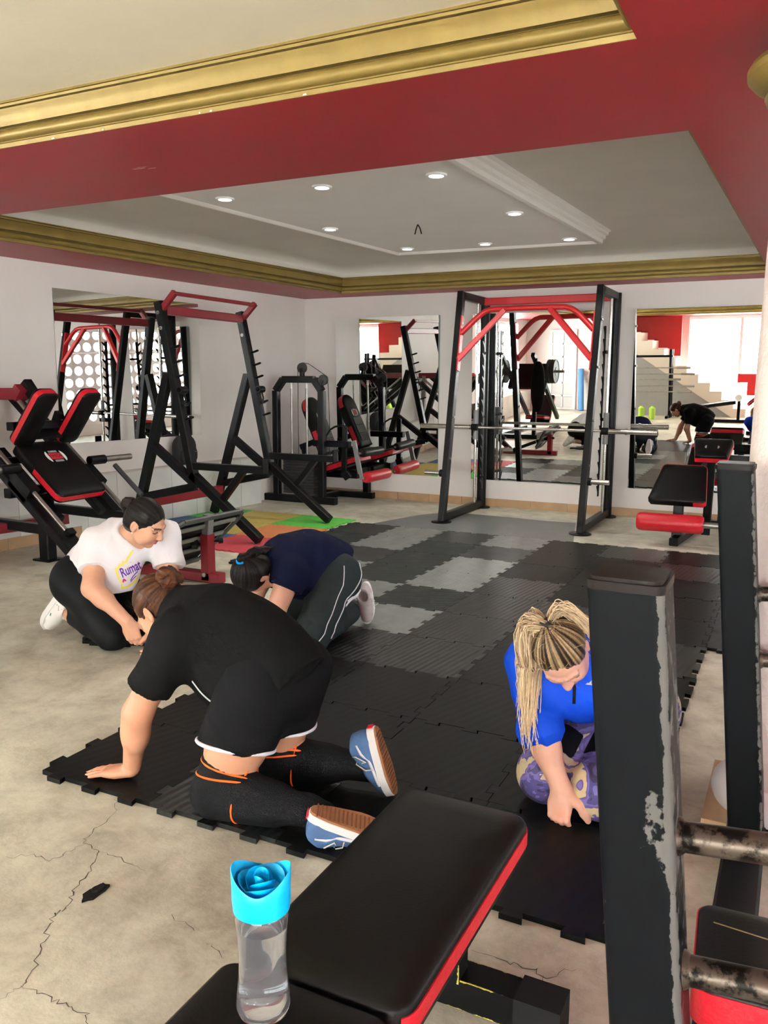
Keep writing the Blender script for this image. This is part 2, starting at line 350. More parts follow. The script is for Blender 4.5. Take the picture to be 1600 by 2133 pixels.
# breeze-block screen in the right-hand opening
W2 = MB(); W2.box((XR + .08, 2.4, .245), (.09, 8.8, .05)); W2.box((XR + .08, 2.4, 2.255), (.09, 8.8, .05)); w2 = struct('window_2', W2, M['white'])
bm_ = MB(); vs = []; S_ = .2515
for th in (-.04, .04):
    for i in range(24):
        a = 2 * math.pi * i / 24; sq = max(abs(math.cos(a)), abs(math.sin(a))); vs += [(th, S_ / 2 * math.cos(a) / sq, S_ / 2 * math.sin(a) / sq), (th, .098 * math.cos(a), .098 * math.sin(a))]
fs = []
for i in range(24):
    j = (i + 1) % 24; fs += [(2 * i, 2 * j, 2 * j + 1, 2 * i + 1), (48 + 2 * i + 1, 48 + 2 * j + 1, 48 + 2 * j, 48 + 2 * i), (2 * i + 1, 2 * j + 1, 48 + 2 * j + 1, 48 + 2 * i + 1), (2 * j, 2 * i, 48 + 2 * i, 48 + 2 * j)]
bm_.add(vs, fs); bme = bm_.mesh('breeze_block', M['white'])
for j in range(8):
    for i in range(34):
        o = bpy.data.objects.new('breeze_block', bme); C.objects.link(o); o.parent = w2; o.location = (XR + .08, -1.75 + i * .2565, .395 + j * .2525)
wf = MB()
for y in (-3.5, -2.1, -.75, .65): wf.box((lx(y) - .08, y, 1.4), (.06, .06, 1.7))
for z in (.58, 2.22): wf.bar((lx(-3.5) - .08, -3.5, z), (lx(.65) - .08, .65, z), .06, .06)
w3 = struct('window_added', wf, M['white'])  # unseen window, added to let light onto the front floor
for y in (-2.8, -1.425, -.05):
    q = MB(); q.box((lx(y) - .08, y, 1.4), (.006, 1.3, 1.58), -.0963); obj('pane', q, M['glass'], w3)

# soffit with two tray openings
def tl(y): return -5.0 + 0.108 * (y - 5.487)
T1 = [(-4.9, -3.3), (-0.50, -3.3), (-0.50, 2.596), (-4.9, 2.596)]
T2 = [(tl(3.575), 3.575), (-0.467, 3.575), (-0.33, 8.298), (tl(8.298), 8.298)]
sf = MB(); z = SOF
for q in ([(-7, -4.8), (4.2, -4.8), (4.2, -3.3), (-7, -3.3)], [(-7, -3.3), (-4.9, -3.3), (-4.9, 2.596), (-7, 2.596)], [(-0.5, -3.3), (4.2, -3.3), (4.2, 2.596), (-0.5, 2.596)],
          [(-7, 2.596), (4.2, 2.596), (4.2, 3.575), (-7, 3.575)], [(-7, 3.575), (tl(3.575), 3.575), (tl(8.298), 8.298), (-7, 8.298)],
          [(-0.467, 3.575), (4.2, 3.575), (4.2, 8.298), (-0.33, 8.298)], [(-7, 8.298), (4.2, 8.298), (4.2, 8.85), (-7, 8.85)]):
    sf.add([(*p, z) for p in q], [(3, 2, 1, 0)])
struct('ceiling', sf, M['red_soffit'])
cc = MB(); cc.add([(-5.2, -3.6, 2.493), (-.2, -3.6, 2.493), (-.2, 2.66, 2.493), (-5.2, 2.66, 2.493)], [(3, 2, 1, 0)]); struct('ceiling_front_tray', cc, M['cream'])
def arc(c, r, a0, a1, n=6): return [(c[0] + r * math.cos(math.radians(a0 + (a1 - a0) * i / n)), c[1] + r * math.sin(math.radians(a0 + (a1 - a0) * i / n))) for i in range(n + 1)]
# cornice profile: fillet, groove, torus, groove, cove, top fillet
CP = [(0.0, 0.0), (-0.003, 0.003), (0.0, 0.019), (0.008, 0.019), (0.008, 0.024), (0.002, 0.025)] + arc((0.010, 0.047), 0.023, -95, 75, 9) + [(0.006, 0.0705), (-0.003, 0.073), (-0.003, 0.078), (0.017, 0.080)] + [(0.023, 0.078), (0.026, 0.092), (0.031, 0.106), (0.037, 0.118), (0.045, 0.130), (0.048, 0.136)] + [(0.034, 0.138), (0.034, 0.143), (0.052, 0.143), (0.054, 0.152), (0.048, 0.153), (0.056, 0.155), (0.056, 0.163), (0.0, 0.163)]
def cornice(name, T, z0=SOF, inner=1):
    n = len(T); path = []
    c = Vector((sum(p[0] for p in T) / n, sum(p[1] for p in T) / n, 0))
    for i in range(n):
        p = Vector((*T[i], 0)); a = (p - Vector((*T[i - 1], 0))).normalized(); b = (Vector((*T[(i + 1) % n], 0)) - p).normalized()
        na = Vector((-a.y, a.x, 0)); nb = Vector((-b.y, b.x, 0)); o = (na + nb); o = o / (o.dot(na))
        path.append((p + Vector((0, 0, z0)), o))
    b = MB(); b.sweep(CP, path, True); return struct(name, b, M['gold'], smooth=32)
cornice('trim_1', T1); cornice('trim_2', T2)
# rear tray: cove up to the gray ceiling, then a dropped panel with a stepped white moulding
def ring_path(T, z):
    n = len(T); out = []
    for i in range(n):
        p = Vector((*T[i], 0)); a = (p - Vector((*T[i - 1], 0))).normalized(); b = (Vector((*T[(i + 1) % n], 0)) - p).normalized()
        na = Vector((-a.y, a.x, 0)); nb = Vector((-b.y, b.x, 0)); o = (na + nb); out.append((p + Vector((0, 0, z)), o / o.dot(na)))
    return out
gc = MB(); gc.sweep([(0.04, 0)] + [(0.04 + 0.16 * (1 - math.cos(math.radians(a))), 0.11 * math.sin(math.radians(a))) for a in (10, 25, 40, 55, 70, 90)] + [(0.55, 0.13), (1.9, 0.13)], ring_path(T2, SOF + .163), True)
struct('ceiling_rear_tray', gc, M['grayceil'], smooth=60)
PN = [(-3.75, 4.16), (-1.735, 4.16), (-1.594, 7.258), (-3.457, 7.15)]
pm = MB(); pm.sweep([(-0.05, 0.10), (-0.05, 0.085), (-0.035, 0.075), (-0.035, 0.055), (-0.018, 0.045), (-0.018, 0.022), (0.0, 0.012), (0.0, -0.016), (0.012, -0.022), (0.034, -0.022), (0.044, -0.014), (0.052, 0.0)], ring_path(PN, 2.53), True)
struct('trim_3', pm, M['molding'])
pp = MB(); pp.add([(*p, 2.53) for p in inset(PN, .03)], [(3, 2, 1, 0)]); struct('ceiling_panel', pp, M['panelceil'])
# chipped paint on the soffit and along the cornice edge
def chip(pts, z, mt, parent):
    b = MB(); b.add([(x, y, z) for x, y in pts], [tuple(range(len(pts)))]); obj('paint_chip', b, M[mt], parent, smooth=None)
CL = bpy.data.objects['ceiling']; M['chip_white'] = mat('bare_plaster', (.62, .58, .55), .8); M['peel_red'] = mat('old_red_paint', (.42, .05, .06), .6)
for x, y, a, l, wd in ((-2.83, 3.10, .1, .075, .010), (-2.80, 3.085, .12, .06, .006), (-2.77, 3.12, .05, .05, .007), (-5.02, 8.34, -.1, .30, .012), (-5.12, 7.9, 1.5, .22, .01), (-4.95, 8.42, 0, .2, .015), (-5.15, 7.2, 1.45, .3, .008)):
    ca, sa = math.cos(a), math.sin(a); rn_ = random.Random(int(x * 100)); pts = [(-.5, -.3), (-.2, -.5), (.15, -.4), (.5, -.5), (.42, .1), (.2, .5), (-.1, .3), (-.38, .5)]
    chip([(x + (px * l) * ca - py * wd * sa, y + px * l * sa + py * wd * ca) for px, py in pts], SOF - .0008, 'chip_white' if y < 4 else 'peel_red', CL)
TRM = bpy.data.objects['trim_1']
for x, l in ((-1.62, .018), (-2.02, .012), (-2.07, .008), (-2.55, .01), (-2.83, .02)):
    b = MB(); b.add([(x, 2.5975, 2.3305), (x + l, 2.5975, 2.3305), (x + l * .8, 2.5975, 2.337), (x + l * .2, 2.5975, 2.336)], [(0, 1, 2, 3)]); b.v = [(q[0], q[1] - .0045, q[2] + .002) for q in b.v]; obj('paint_chip', b, M['chip_white'], TRM, smooth=None)
# downlights
for i, (x, y) in enumerate(LAMPS):
    where = ['nearest row, left end', 'nearest row, middle', 'nearest row, right end', 'middle row, right side', 'far row, right corner', 'far row, middle', 'far row, left corner', 'middle row, left side'][i]
    t = thing('downlight', 'small round recessed downlight in the ceiling panel, ' + where, 'ceiling light', (x, y, 2.53), 'recessed downlights of the ceiling panel')
    b = MB(); b.rev([(0, .052), (.1, .062), (1, .060), (1, .044), (0.3, .042), (0.3, .05)], (x, y, 2.53), (x, y, 2.518), 24, False); obj('trim_ring', b, M['white'], t)
    b = MB(); b.cyl((x, y, 2.5285), (x, y, 2.524), .042, n=20); obj('bulb', b, M['lamp'], t)
    l = bpy.data.lights.new('downlight_beam', 'SPOT'); l.energy = LAMPW; l.spot_size = math.radians(135); l.spot_blend = 0.6; l.shadow_soft_size = 0.045; l.color = (1, 0.95, 0.86)
    o = bpy.data.objects.new('downlight_beam', l); C.objects.link(o); o.location = (x, y, 2.512)
t = thing('ceiling_wire', 'two bare wire ends hanging from the centre of the ceiling panel', 'wire', (-2.69, 5.92, 2.53))
for dx in (-.012, .02):
    b = MB(); b.tube([(-2.69, 5.92, 2.532), (-2.69 + dx, 5.92, 2.50), (-2.69 + dx * 1.7, 5.915, 2.46)], .005, 6); obj('wire_end', b, M['rubber'], t)
# left ledge faced with white tiles
YL0, YL1 = -4.5, 7.66
def lp(y, d, z): return Vector((lx(y), y, z)) + LN * d
b = MB(); b.add([lp(y, d, z) for y in (YL0, YL1) for d, z in ((-.05, -.02), (.14, -.02), (.14, .515), (.13, .523), (-.05, .523))], [(0, 1, 2, 3, 4), (9, 8, 7, 6, 5)] + [(i, (i + 1) % 5 + 0, 5 + (i + 1) % 5, 5 + i) for i in range(5)])
led = struct('trim_4', b, M['ledge'])
tile_me = None
RL = Matrix(((LD.x, 0, LN.x), (LD.y, 0, LN.y), (0, 1, 0)))   # local x along the wall, y up, z out
tb = MB(); tb.prism(rrect(.329, .252, .004, 1), 0, .008, RL); tile_me = tb.mesh('tile', M['tile_white'])
rt = random.Random(3)
for j in range(2):
    for i in range(15):
        y = YL1 - .168 - i * .3335
        o = obj('tile', tile_me, None, led, smooth=None); o.location = lp(y, .138 + rt.uniform(0, .002), .130 + j * .2555)
b = MB()
y = 7.6
for i in range(16):
    y0 = 5.25 - i * .36
    q = MB(); q.box(lp(y0 - .178, .152, .045), (.012, .352, .09), math.atan2(-LD.x, LD.y)); obj('skirting_tile', q, M['skirt'], led)
# back wall skirting of brown ceramic
bb = MB(); bb.box((-.7, BY - .004, .04), (10.4, .012, .08)); bs = struct('baseboard_back', bb, M['grout'])
for i in range(18):
    x0 = -5.35 + i * .40; q = MB(); q.box((x0 + .198, BY - .012, .043), (.394, .016, .086)); obj('skirting_tile', q, M['skirt'], bs)
# mirrors: hung slightly tipped forward at the top
def mirror(label, x0, x1, z0, z1, tilt=0.025, left=False):
    if left:
        c = lambda u, z, d: lp(u, d, z)
    else: c = lambda u, z, d: Vector((u, BY - d, z))
    e = lambda z: .008 + (z - z0) * tilt
    o = c((x0 + x1) / 2, z0, 0); t = thing('wall_mirror', label, 'mirror', o)
    b = MB(); b.add([c(x0, z0, .003), c(x1, z0, .003), c(x1, z1, .003), c(x0, z1, .003), c(x0, z0, e(z0) - .001), c(x1, z0, e(z0) - .001), c(x1, z1, e(z1) - .001), c(x0, z1, e(z1) - .001)],
                    [(0, 3, 2, 1), (0, 1, 5, 4), (1, 2, 6, 5), (2, 3, 7, 6), (3, 0, 4, 7), (4, 5, 6, 7)]); obj('backing', b, M['mirror_edge'], t)
    b = MB(); b.add([c(x0, z0, e(z0)), c(x1, z0, e(z0)), c(x1, z1, e(z1)), c(x0, z1, e(z1))], [(0, 1, 2, 3)]); obj('mirror_pane', b, M['mirror'], t)
mirror('tall frameless mirror on back wall behind the leg extension machine', -4.967, -3.656, .297, 2.09)
mirror('tall frameless mirror on back wall directly behind the smith machine', -3.255, -1.955, .293, 2.085)
mirror('tall frameless mirror on back wall at right, beside the column', -1.540, -.23, .296, 2.081)
mirror('large frameless mirror on the left wall behind the squat rack', 5.19, 6.892, .807, 2.131, 0.0, True)
# column
cx, cy = 0.040, 2.72
col = MB(); col.rev([(0, .172), (.25, .172), (.6, .169), (1, .160)], (cx, cy, .16), (cx, cy, 2.12), 48); colo = struct('column', col, M['stucco'], loc=(cx, cy, 0)); 
b = MB(); b.rev([(0, .168), (.05, .178), (.10, .194), (.17, .200), (.23, .192), (.26, .190), (.28, .205), (.34, .232), (.42, .248), (.50, .250), (.58, .240), (.64, .215), (.68, .20), (1, .20)], (cx, cy, 2.115), (cx, cy, 2.33), 56); obj('capital', b, M['gold'], colo)
b = MB(); b.rev([(0, .205), (.3, .215), (.6, .208), (.8, .19), (1, .174)], (cx, cy, .07), (cx, cy, .165), 48); obj('base_torus', b, M['white'], colo)
b = MB(); b.box((cx, cy, .035), (.44, .44, .07)); obj('plinth', b, M['skirt'], colo)
# ---------------------------------------------------------------- small builders for gym machines
def part(name, parent, mt, fn, smooth=35, label=None):
    b = MB(); fn(b); return obj(name, b, M[mt], parent, smooth=smooth, label=label)
def beam(name, parent, a, b_, wd=.06, ht=.06, mt='black', up=(0, 0, 1), label=None):
    return part(name, parent, mt, lambda b: b.bar(a, b_, wd, ht, up), label=label)
def rod(name, parent, a, b_, r, mt='chrome', n=18):
    return part(name, parent, mt, lambda b: b.cyl(a, b_, r, n=n))
def text_mesh(txt, size, T, mt, parent, name='lettering', depth=0.0006, align='CENTER'):
    cu = bpy.data.curves.new(name, 'FONT'); cu.body = txt; cu.size = size; cu.align_x = align; cu.align_y = 'CENTER'; cu.extrude = depth
    o = bpy.data.objects.new(name, cu); C.objects.link(o)
    dg = bpy.context.evaluated_depsgraph_get(); me = bpy.data.meshes.new_from_object(o.evaluated_get(dg)); bpy.data.objects.remove(o)
    g = org(parent); me.transform(Matrix.Translation(-g) @ T); me.materials.clear(); me.materials.append(mt); me.name = name
    r = bpy.data.objects.new(name, me); C.objects.link(r); r.parent = parent; ORG[r.name] = tuple(g); return r
def emblem(parent, T, s=1.0):
    """woven badge: white side lobes, red block with letters, two grey bars"""
    for sg in (-1, 1):
        b = MB(); b.T = T
        p = [(sg * (.040 + .022 * math.cos(math.radians(a))) * s, .040 * math.sin(math.radians(a)) * s) for a in range(-80, 81, 16)]
        if sg < 0: p = p[::-1]
        b.prism(p, 0, .0012); obj('emblem_lobe', b, M['patchwhite'], parent, smooth=None)
    b = MB(); b.T = T; b.prism(rrect(.078 * s, .046 * s, .003 * s, 2), 0, .0016); e = obj('emblem', b, M['patchred'], parent, smooth=None)
    for sg in (-1, 1): b = MB(); b.T = T; b.prism([(x * s, (y + sg * .035) * s) for x, y in rrect(.056, .014, .003, 2)], 0, .0014); obj('emblem_bar', b, M['patchgrey'], parent, smooth=None)
    text_mesh('TMCA', .030 * s, T @ Matrix.Translation((0, 0, .0018)), M['patchdark'], parent, 'lettering', .0003)
M['patchwhite'] = mat('badge_white', (0.62, 0.64, 0.58), 0.6)
M['patchred'] = mat('badge_red', (0.42, 0.02, 0.03), 0.5, var=0.2, vs=90)
M['patchgrey'] = mat('badge_grey', (0.25, 0.25, 0.27), 0.6)
M['patchdark'] = mat('badge_dark', (0.10, 0.01, 0.012), 0.6)
# ---------------------------------------------------------------- smith machine
SM = thing('smith_machine', 'large black smith machine with red arched pull-up bar and chrome barbell on back wall', 'gym machine', (-2.39, 8.0, 0))
XL, XR = -3.075, -1.715
def fy(z): return 7.40 + 0.43 * z / 2.235
for X, sx in ((XL, 1), (XR, -1)):
    beam('front_post', SM, (X, fy(.09), .012), (X, fy(2.23), 2.235), .06, .085, up=(0, 1, 0))
    part('rear_post', SM, 'black', lambda b: b.cyl((X, 8.53, .012), (X, 8.53, 2.235), .05, n=28))
    beam('top_rail', SM, (X, 7.82, 2.20), (X, 8.53, 2.20), .06, .075)
    beam('base_rail', SM, (X, 7.46, .05), (X, 8.5, .05), .06, .075)
    for yy, zz in ((7.405, .004), (8.53, 0)): part('floor_disc', SM, 'black', lambda b: b.rev([(0, .10), (.6, .10), (1, .085)], (X, yy, zz), (X, yy, .016), 28))
    rod('guide_rod', SM, (X, 8.31, .085), (X, 8.31, 2.17), .0145, 'chrome')
    hx = X + sx * .06
    def rack(b):
        b.box((hx, 8.37, 1.07), (.008, .045, 1.68))
        for i in range(14):
            z = .30 + i * .12; b.prism([(8.35, z - .03), (8.35, z + .02), (8.30, z + .045), (8.295, z + .03), (8.318, z + .008)], hx - .004, hx + .004, Matrix(((0, 0, 1), (1, 0, 0), (0, 1, 0))))
    hk = part('hook_rack', SM, 'black', rack, smooth=None)
    for z in (.36, 1.0, 1.66): part('rack_bracket', SM, 'black', lambda b: b.cyl((X, 8.53, z), (hx, 8.37, z), .016))
    px = X + (-sx) * .22
    rod('plate_peg', SM, (X + -sx * .03, 7.50, .475), (px, 7.50, .475), .024, 'chrome', 24)
    part('peg_collar', SM, 'black', lambda b: b.cyl((X - sx * .03, 7.50, .475), (X - sx * .06, 7.50, .475), .036, n=24))
    for z in (.62, 1.02, 1.5, 1.93): part('bolt', SM, 'steel', lambda b: b.cyl((X + .03 * (1 if X == XR else 1), fy(z), z), (X + .042, fy(z), z), .012, n=10))
    beam('mount_strip', SM, (X + sx * .034, fy(1.47) - .0, 1.47), (X + sx * .034, fy(2.0), 2.0), .012, .075, 'red', up=(0, 1, 0), label='red mounting strip')
beam('top_crossbar', SM, (XL + .03, 8.44, 2.19), (XR - .03, 8.44, 2.19), .06, .075, 'red', label='red crossbar')
def on(x, z): return (x, fy(z) - .01, z)
pts = [(-3.04, 1.83)] + [(-2.90, 1.965), (-2.855, 2.005), (-2.81, 2.035), (-2.75, 2.054)] + [(-2.40, 2.058)] + [(-2.03, 2.054), (-1.97, 2.038), (-1.925, 2.01), (-1.885, 1.975), (-1.75, 1.84)]
part('pull_up_bar', SM, 'red', lambda b: b.tube([on(*p) for p in pts], .027, 14), smooth=60, label='red arched pull-up bar')
beam('pull_up_brace', SM, on(-2.615, 2.045), on(-3.05, 1.575), .05, .05, 'red', label='red diagonal brace')
beam('pull_up_brace', SM, on(-2.17, 2.045), on(-1.745, 1.575), .05, .05, 'red', label='red diagonal brace')
bar = part('barbell', SM, 'chrome', lambda b: b.cyl((-3.70, 8.285, .89), (-1.22, 8.285, .89), .0145), label='chrome barbell')
part('bar_sleeve', bar, 'chrome', lambda b: b.rev([(0, .02), (0, .026), (1, .026), (1, .018)], (-3.70, 8.285, .89), (-3.13, 8.285, .89), 24))
part('bar_sleeve', bar, 'chrome', lambda b: b.rev([(0, .026), (.36, .026), (.36, .033), (.40, .033), (.40, .026), (1, .026), (1, .018)], (-1.69, 8.285, .89), (-1.22, 8.285, .89), 24))
for X in (XL, XR):
    part('bar_carriage', bar, 'graypaint', lambda b: b.cyl((X, 8.31, .76), (X, 8.31, 1.07), .027, n=24))
    part('bar_collar', bar, 'black', lambda b: b.cyl((X - .035, 8.285, .89), (X + .035, 8.285, .89), .036, n=24))
# ---------------------------------------------------------------- squat rack on splayed legs
SR = thing('squat_rack', 'tall black squat rack on splayed legs with red pull-up handle at left wall', 'gym machine', (-4.7, 6.2, 0))
for Y in (5.62, 6.77):
    q = lambda x, z: (x, Y, z)
    beam('upright', SR, q(-4.965, 2.02), q(-4.625, .44), .075, .075, up=(0, 1, 0))
    beam('rear_strut', SR, q(-4.89, 1.42), q(-5.345, .026), .075, .075, up=(0, 1, 0))
    beam('brace', SR, q(-5.09, .80), q(-4.66, .50), .07, .07, up=(0, 1, 0))
    beam('front_leg', SR, q(-4.66, .56), q(-3.97, .045), .075, .075, up=(0, 1, 0))
    beam('low_rail', SR, q(-5.235, .325), q(-4.64, .455), .07, .07)
    beam('spotter_arm', SR, q(-4.65, .635), q(-3.91, .635), .07, .06)
    part('end_cap', SR, 'black', lambda b: b.box((-3.905, Y, .665), (.012, .08, .12)))
    beam('arm_brace', SR, q(-4.12, .62), q(-4.36, .34), .055, .055, up=(0, 1, 0))
    dirx = Vector((-4.625 + 4.965, 0, .44 - 2.02)).normalized()
    for z in (1.64, 1.52, 1.40, 1.16, 1.04):
        x = -4.965 + (2.02 - z) * .215 + .03
        part('bar_peg', SR, 'black', lambda b: b.tube([(x, Y, z - .012), (x + .045, Y, z), (x + .085, Y, z + .012), (x + .098, Y, z + .014)], [.010, .011, .011, .004], 10), smooth=60)
    x = -4.965 + (2.02 - 1.28) * .215 + .06
    j = part('j_hook', SR, 'black', lambda b: b.rev([(0, .034), (1, .034), (1, .022), (0, .022), (0, .034)], (x, Y - .045, 1.28), (x, Y + .045, 1.28), 20, False))
    part('hook_pin', j, 'black', lambda b: b.tube([(x + .02, Y, 1.25), (x + .035, Y, 1.20), (x + .03, Y, 1.16)], .009, 8).cyl((x + .03, Y, 1.16), (x + .035, Y, 1.145), .024, n=14))
    for z in (1.93, 1.80):
        x = -4.965 + (2.02 - z) * .215
        part('bolt', SR, 'steel', lambda b: b.rev([(0, .016), (1, .016), (1, .006), (.4, .006)], (x, Y - .036, z), (x, Y - .048, z), 14))
part('pull_up_bar', SR, 'darkred', lambda b: b.bar((-4.94, 5.66, 1.955), (-4.94, 6.74, 1.955), .06, .075), label='dark red crossbar')
part('pull_up_handle', SR, 'darkred', lambda b: b.bar((-4.80, 5.60, 2.085), (-4.80, 6.79, 2.085), .032, .032).bar((-4.95, 5.62, 1.945), (-4.79, 5.62, 2.095), .05, .045, (0, 1, 0)).bar((-4.95, 6.77, 1.945), (-4.79, 6.77, 2.095), .05, .045, (0, 1, 0)), label='dark red forward handle')
part('lower_crossbar', SR, 'darkred', lambda b: b.bar((-5.22, 5.66, .27), (-5.22, 6.73, .27), .06, .085), label='dark red lower crossbar')
# ---------------------------------------------------------------- hack squat at the left
HS = thing('hack_squat_machine', 'black hack squat machine with red-edged pads and tilted foot plate at left', 'gym machine', (-4.6, 4.4, 0))
HC = 4.396; p_ = Vector((.772, 0, -.636)); n_ = Vector((.636, 0, .772)); U = Vector((0, 1, 0))
base = Vector((-4.455, 0, .175))
for s, Y in ((-1, HC - .32), (1, HC + .32)):
    a = base + Vector((0, Y, 0)); e = a - p_ * 1.65
    rl = beam('rail', HS, a, e, .065, .085, up=(0, 1, 0))
    part('slide_rod', rl, 'steel', lambda b: b.cyl(a - p_ * .10 + n_ * .085, e + p_ * .1 + n_ * .085, .017))
    part('rod_stop', rl, 'black', lambda b: b.box(a - p_ * .10 + n_ * .085, (.05, .06, .07), R=Matrix.Rotation(math.radians(39.5), 3, 'Y')).box(a - p_ * .03 + n_ * .06, (.14, .08, .05), R=Matrix.Rotation(math.radians(39.5), 3, 'Y')))
    part('rail_bracket', rl, 'black', lambda b: b.box(a - p_ * .62 + n_ * .05, (.2, .085, .12), R=Matrix.Rotation(math.radians(39.5), 3, 'Y')))
    beam('front_foot', HS, a - p_ * .04, (a.x + .17, Y, .02), .07, .07, up=(0, 1, 0))
# sled: frame, back pad, shoulder pads, weight horns
def sled(b):
    for s in (-.2, .2): b.bar(Vector((-5.2, HC + s, .93)) - n_ * .11, Vector((-4.62, HC + s, .455)) - n_ * .11, .05, .06, (0, 1, 0))
    b.bar(Vector((-5.10, HC - .35, .85)) - n_ * .10, Vector((-5.10, HC + .35, .85)) - n_ * .10, .06, .05)
    b.bar(Vector((-4.80, HC - .35, .60)) - n_ * .10, Vector((-4.80, HC + .35, .60)) - n_ * .10, .06, .05)
    for s in (-.32, .32):
        b.box(Vector((-4.99, HC + s, .76)) - n_ * .07, (.30, .055, .07), R=Matrix.Rotation(math.radians(39.5), 3, 'Y'))
SL = part('sled', HS, 'black', sled)
T = frame3(Vector((-4.865, HC, .728)) - n_ * .075, p_, U)
bp_ = pad(HS, T, .575, .46, .075, .05, name='back_pad', bandsel=lambda x, y: x > -.03 and (y < .2 or x > .2), bandfrac=(.25, .8))
emblem(bp_, T @ Matrix.Translation((-.10, 0.01, .0862)) @ Matrix.Rotation(math.radians(90), 4, 'Z'), 1.4)
for Y in (HC - .20, HC + .205):
    T = frame3(Vector((-4.885, Y, 1.115)) - p_ * .03 - n_ * .025, n_, -U)
    pad(HS, T, .49, .18, .075, .05, name='shoulder_pad', bandsel=lambda x, y: y > .03 or x > .19, bandfrac=(.25, .8))
part('yoke', HS, 'black', lambda b: b.bar(Vector((-5.03, HC - .3, 1.03)), Vector((-5.03, HC + .3, 1.03)), .07, .06).bar((-5.10, HC - .1, .90), (-4.98, HC - .1, 1.12), .05, .05, (0, 1, 0)).bar((-5.10, HC + .1, .90), (-4.98, HC + .1, 1.12), .05, .05, (0, 1, 0)).box((-5.06, HC, 1.0), (.02, .26, .2), R=Matrix.Rotation(math.radians(-50), 3, 'Y')))
for s in (1, -1):
    y0 = HC + s * .33
    hn = part('weight_horn', HS, 'steel', lambda b: b.cyl((-4.93, y0, .74), (-4.93, y0 + s * .44, .74), .024, n=24))
    part('horn_collar', hn, 'black', lambda b: b.cyl((-4.93, y0, .74), (-4.93, y0 + s * .15, .74), .036, n=24))
part('lock_lever', HS, 'iron', lambda b: b.cyl((-4.70, HC + .36, .715), (-4.44, HC + .36, .50), .019, n=16))
# frame under the rails
part('support_leg', HS, 'black', lambda b: b.bar((-5.064, HC, .0), (-5.064, HC, .55), .10, .09, (0, 1, 0)).box((-5.064, HC, .006), (.17, .15, .012)))
beam('base_beam', HS, (-5.75, HC, .245), (-4.98, HC, .235), .07, .075)
beam('side_beam', HS, (-5.35, HC + .30, .345), (-4.55, HC + .30, .335), .06, .07)
part('cross_tube', HS, 'black', lambda b: b.bar((-5.064, HC - .33, .55), (-5.064, HC + .33, .55), .07, .07))
part('rear_crossbar', HS, 'darkred', lambda b: b.bar((-5.62, HC - .35, .205), (-5.30, HC + .42, .24), .06, .08), label='dark red rear crossbar')
beam('yoke_stub', HS, (-5.22, HC + .02, 1.34), (-5.06, HC + .02, 1.15), .075, .075, up=(0, 1, 0))
ub = part('upper_beam', HS, 'darkred', lambda b: b.bar((-5.80, HC, 1.25), (-5.22, HC, 1.255), .06, .09), label='dark red upper beam')
part('beam_block', ub, 'darkred', lambda b: b.box((-5.225, HC - .03, 1.265), (.075, .10, .10), R=Matrix.Rotation(math.radians(40), 3, 'Y')))
part('beam_stay', ub, 'steel', lambda b: b.cyl((-5.24, HC - .04, 1.21), (-5.10, HC - .04, 1.08), .016).bar((-5.78, HC, 0), (-5.70, HC, 1.25), .07, .07, (0, 1, 0)))
# foot plate on a red post
PV = Vector((.572, 0, .82)); PO = Vector((-3.735, HC - .02, .13)); TF = frame3(PO, U, PV)
poly = [(-.15, 0), (.15, 0), (.37, .35), (.37, .40), (-.27, .41), (-.37, .345), (-.24, .0)]
poly = [(-.16, 0), (.15, 0), (.37, .345), (.36, .40), (-.27, .41), (-.385, .35), (-.385, .20)]
fp = MB(); fp.T = TF; fp.prism(poly, -.012, .0); FP = obj('foot_plate', fp, M['black'], HS)
rm = MB(); rm.T = TF
for a, c in zip(poly, poly[1:] + poly[:1]): rm.bar((a[0], a[1], .018), (c[0], c[1], .018), .036, .016, (0, 0, 1))
obj('plate_rim', rm, M['rim'] if 'rim' in M else M.setdefault('rim', mat('worn_black_rim', (0.07, 0.075, 0.072), 0.32, var=0.4, vs=12)), FP)
for v, x0, x1 in ((.33, -.36, .33), (.22, -.37, .27), (.11, -.26, .20)):
    q = MB(); q.T = TF; q.bar((x0, v, .014), (x1, v, .014), .03, .014, (0, 0, 1)); obj('slat', q, M['slat'] if 'slat' in M else M.setdefault('slat', mat('grey_slat', (0.20, 0.205, 0.18), 0.4, var=0.2)), FP)
pst = beam('plate_post', HS, (-3.535, HC, .02), (-3.535, HC, .335), .075, .075, 'darkred', up=(0, 1, 0), label='dark red post')
beam('post_sleeve', pst, (-3.535, HC, .335), (-3.52, HC, .47), .058, .058, 'graypaint', up=(0, 1, 0))
part('post_bolt', pst, 'steel', lambda b: b.cyl((-3.555, HC - .03, .42), (-3.555, HC - .055, .42), .014, n=12).cyl((-3.535, HC - .04, .06), (-3.535, HC - .052, .06), .014, n=12))
part('adjust_knob', pst, 'rubber', lambda b: b.rev([(0, .010), (.4, .010), (.4, .034), (.9, .036), (1, .026)], (-3.57, HC - .02, .265), (-3.63, HC - .05, .265), 8))
part('adjust_knob', pst, 'rubber', lambda b: b.rev([(0, .008), (.6, .008), (.6, .02), (1, .018)], (-3.51, HC + .02, .285), (-3.46, HC + .07, .285), 12))
part('base_tube', HS, 'darkred', lambda b: b.bar((-4.35, HC, .04), (-3.42, HC, .04), .075, .07).bar((-4.33, HC - .34, .04), (-4.33, HC + .34, .04), .075, .07), label='dark red base tube')
part('plate_strut', HS, 'black', lambda b: b.bar((-4.15, HC - .1, .06), (-3.74, HC - .08, .22), .05, .05, (0, 1, 0)).bar((-4.15, HC + .1, .06), (-3.74, HC + .08, .22), .05, .05, (0, 1, 0)))
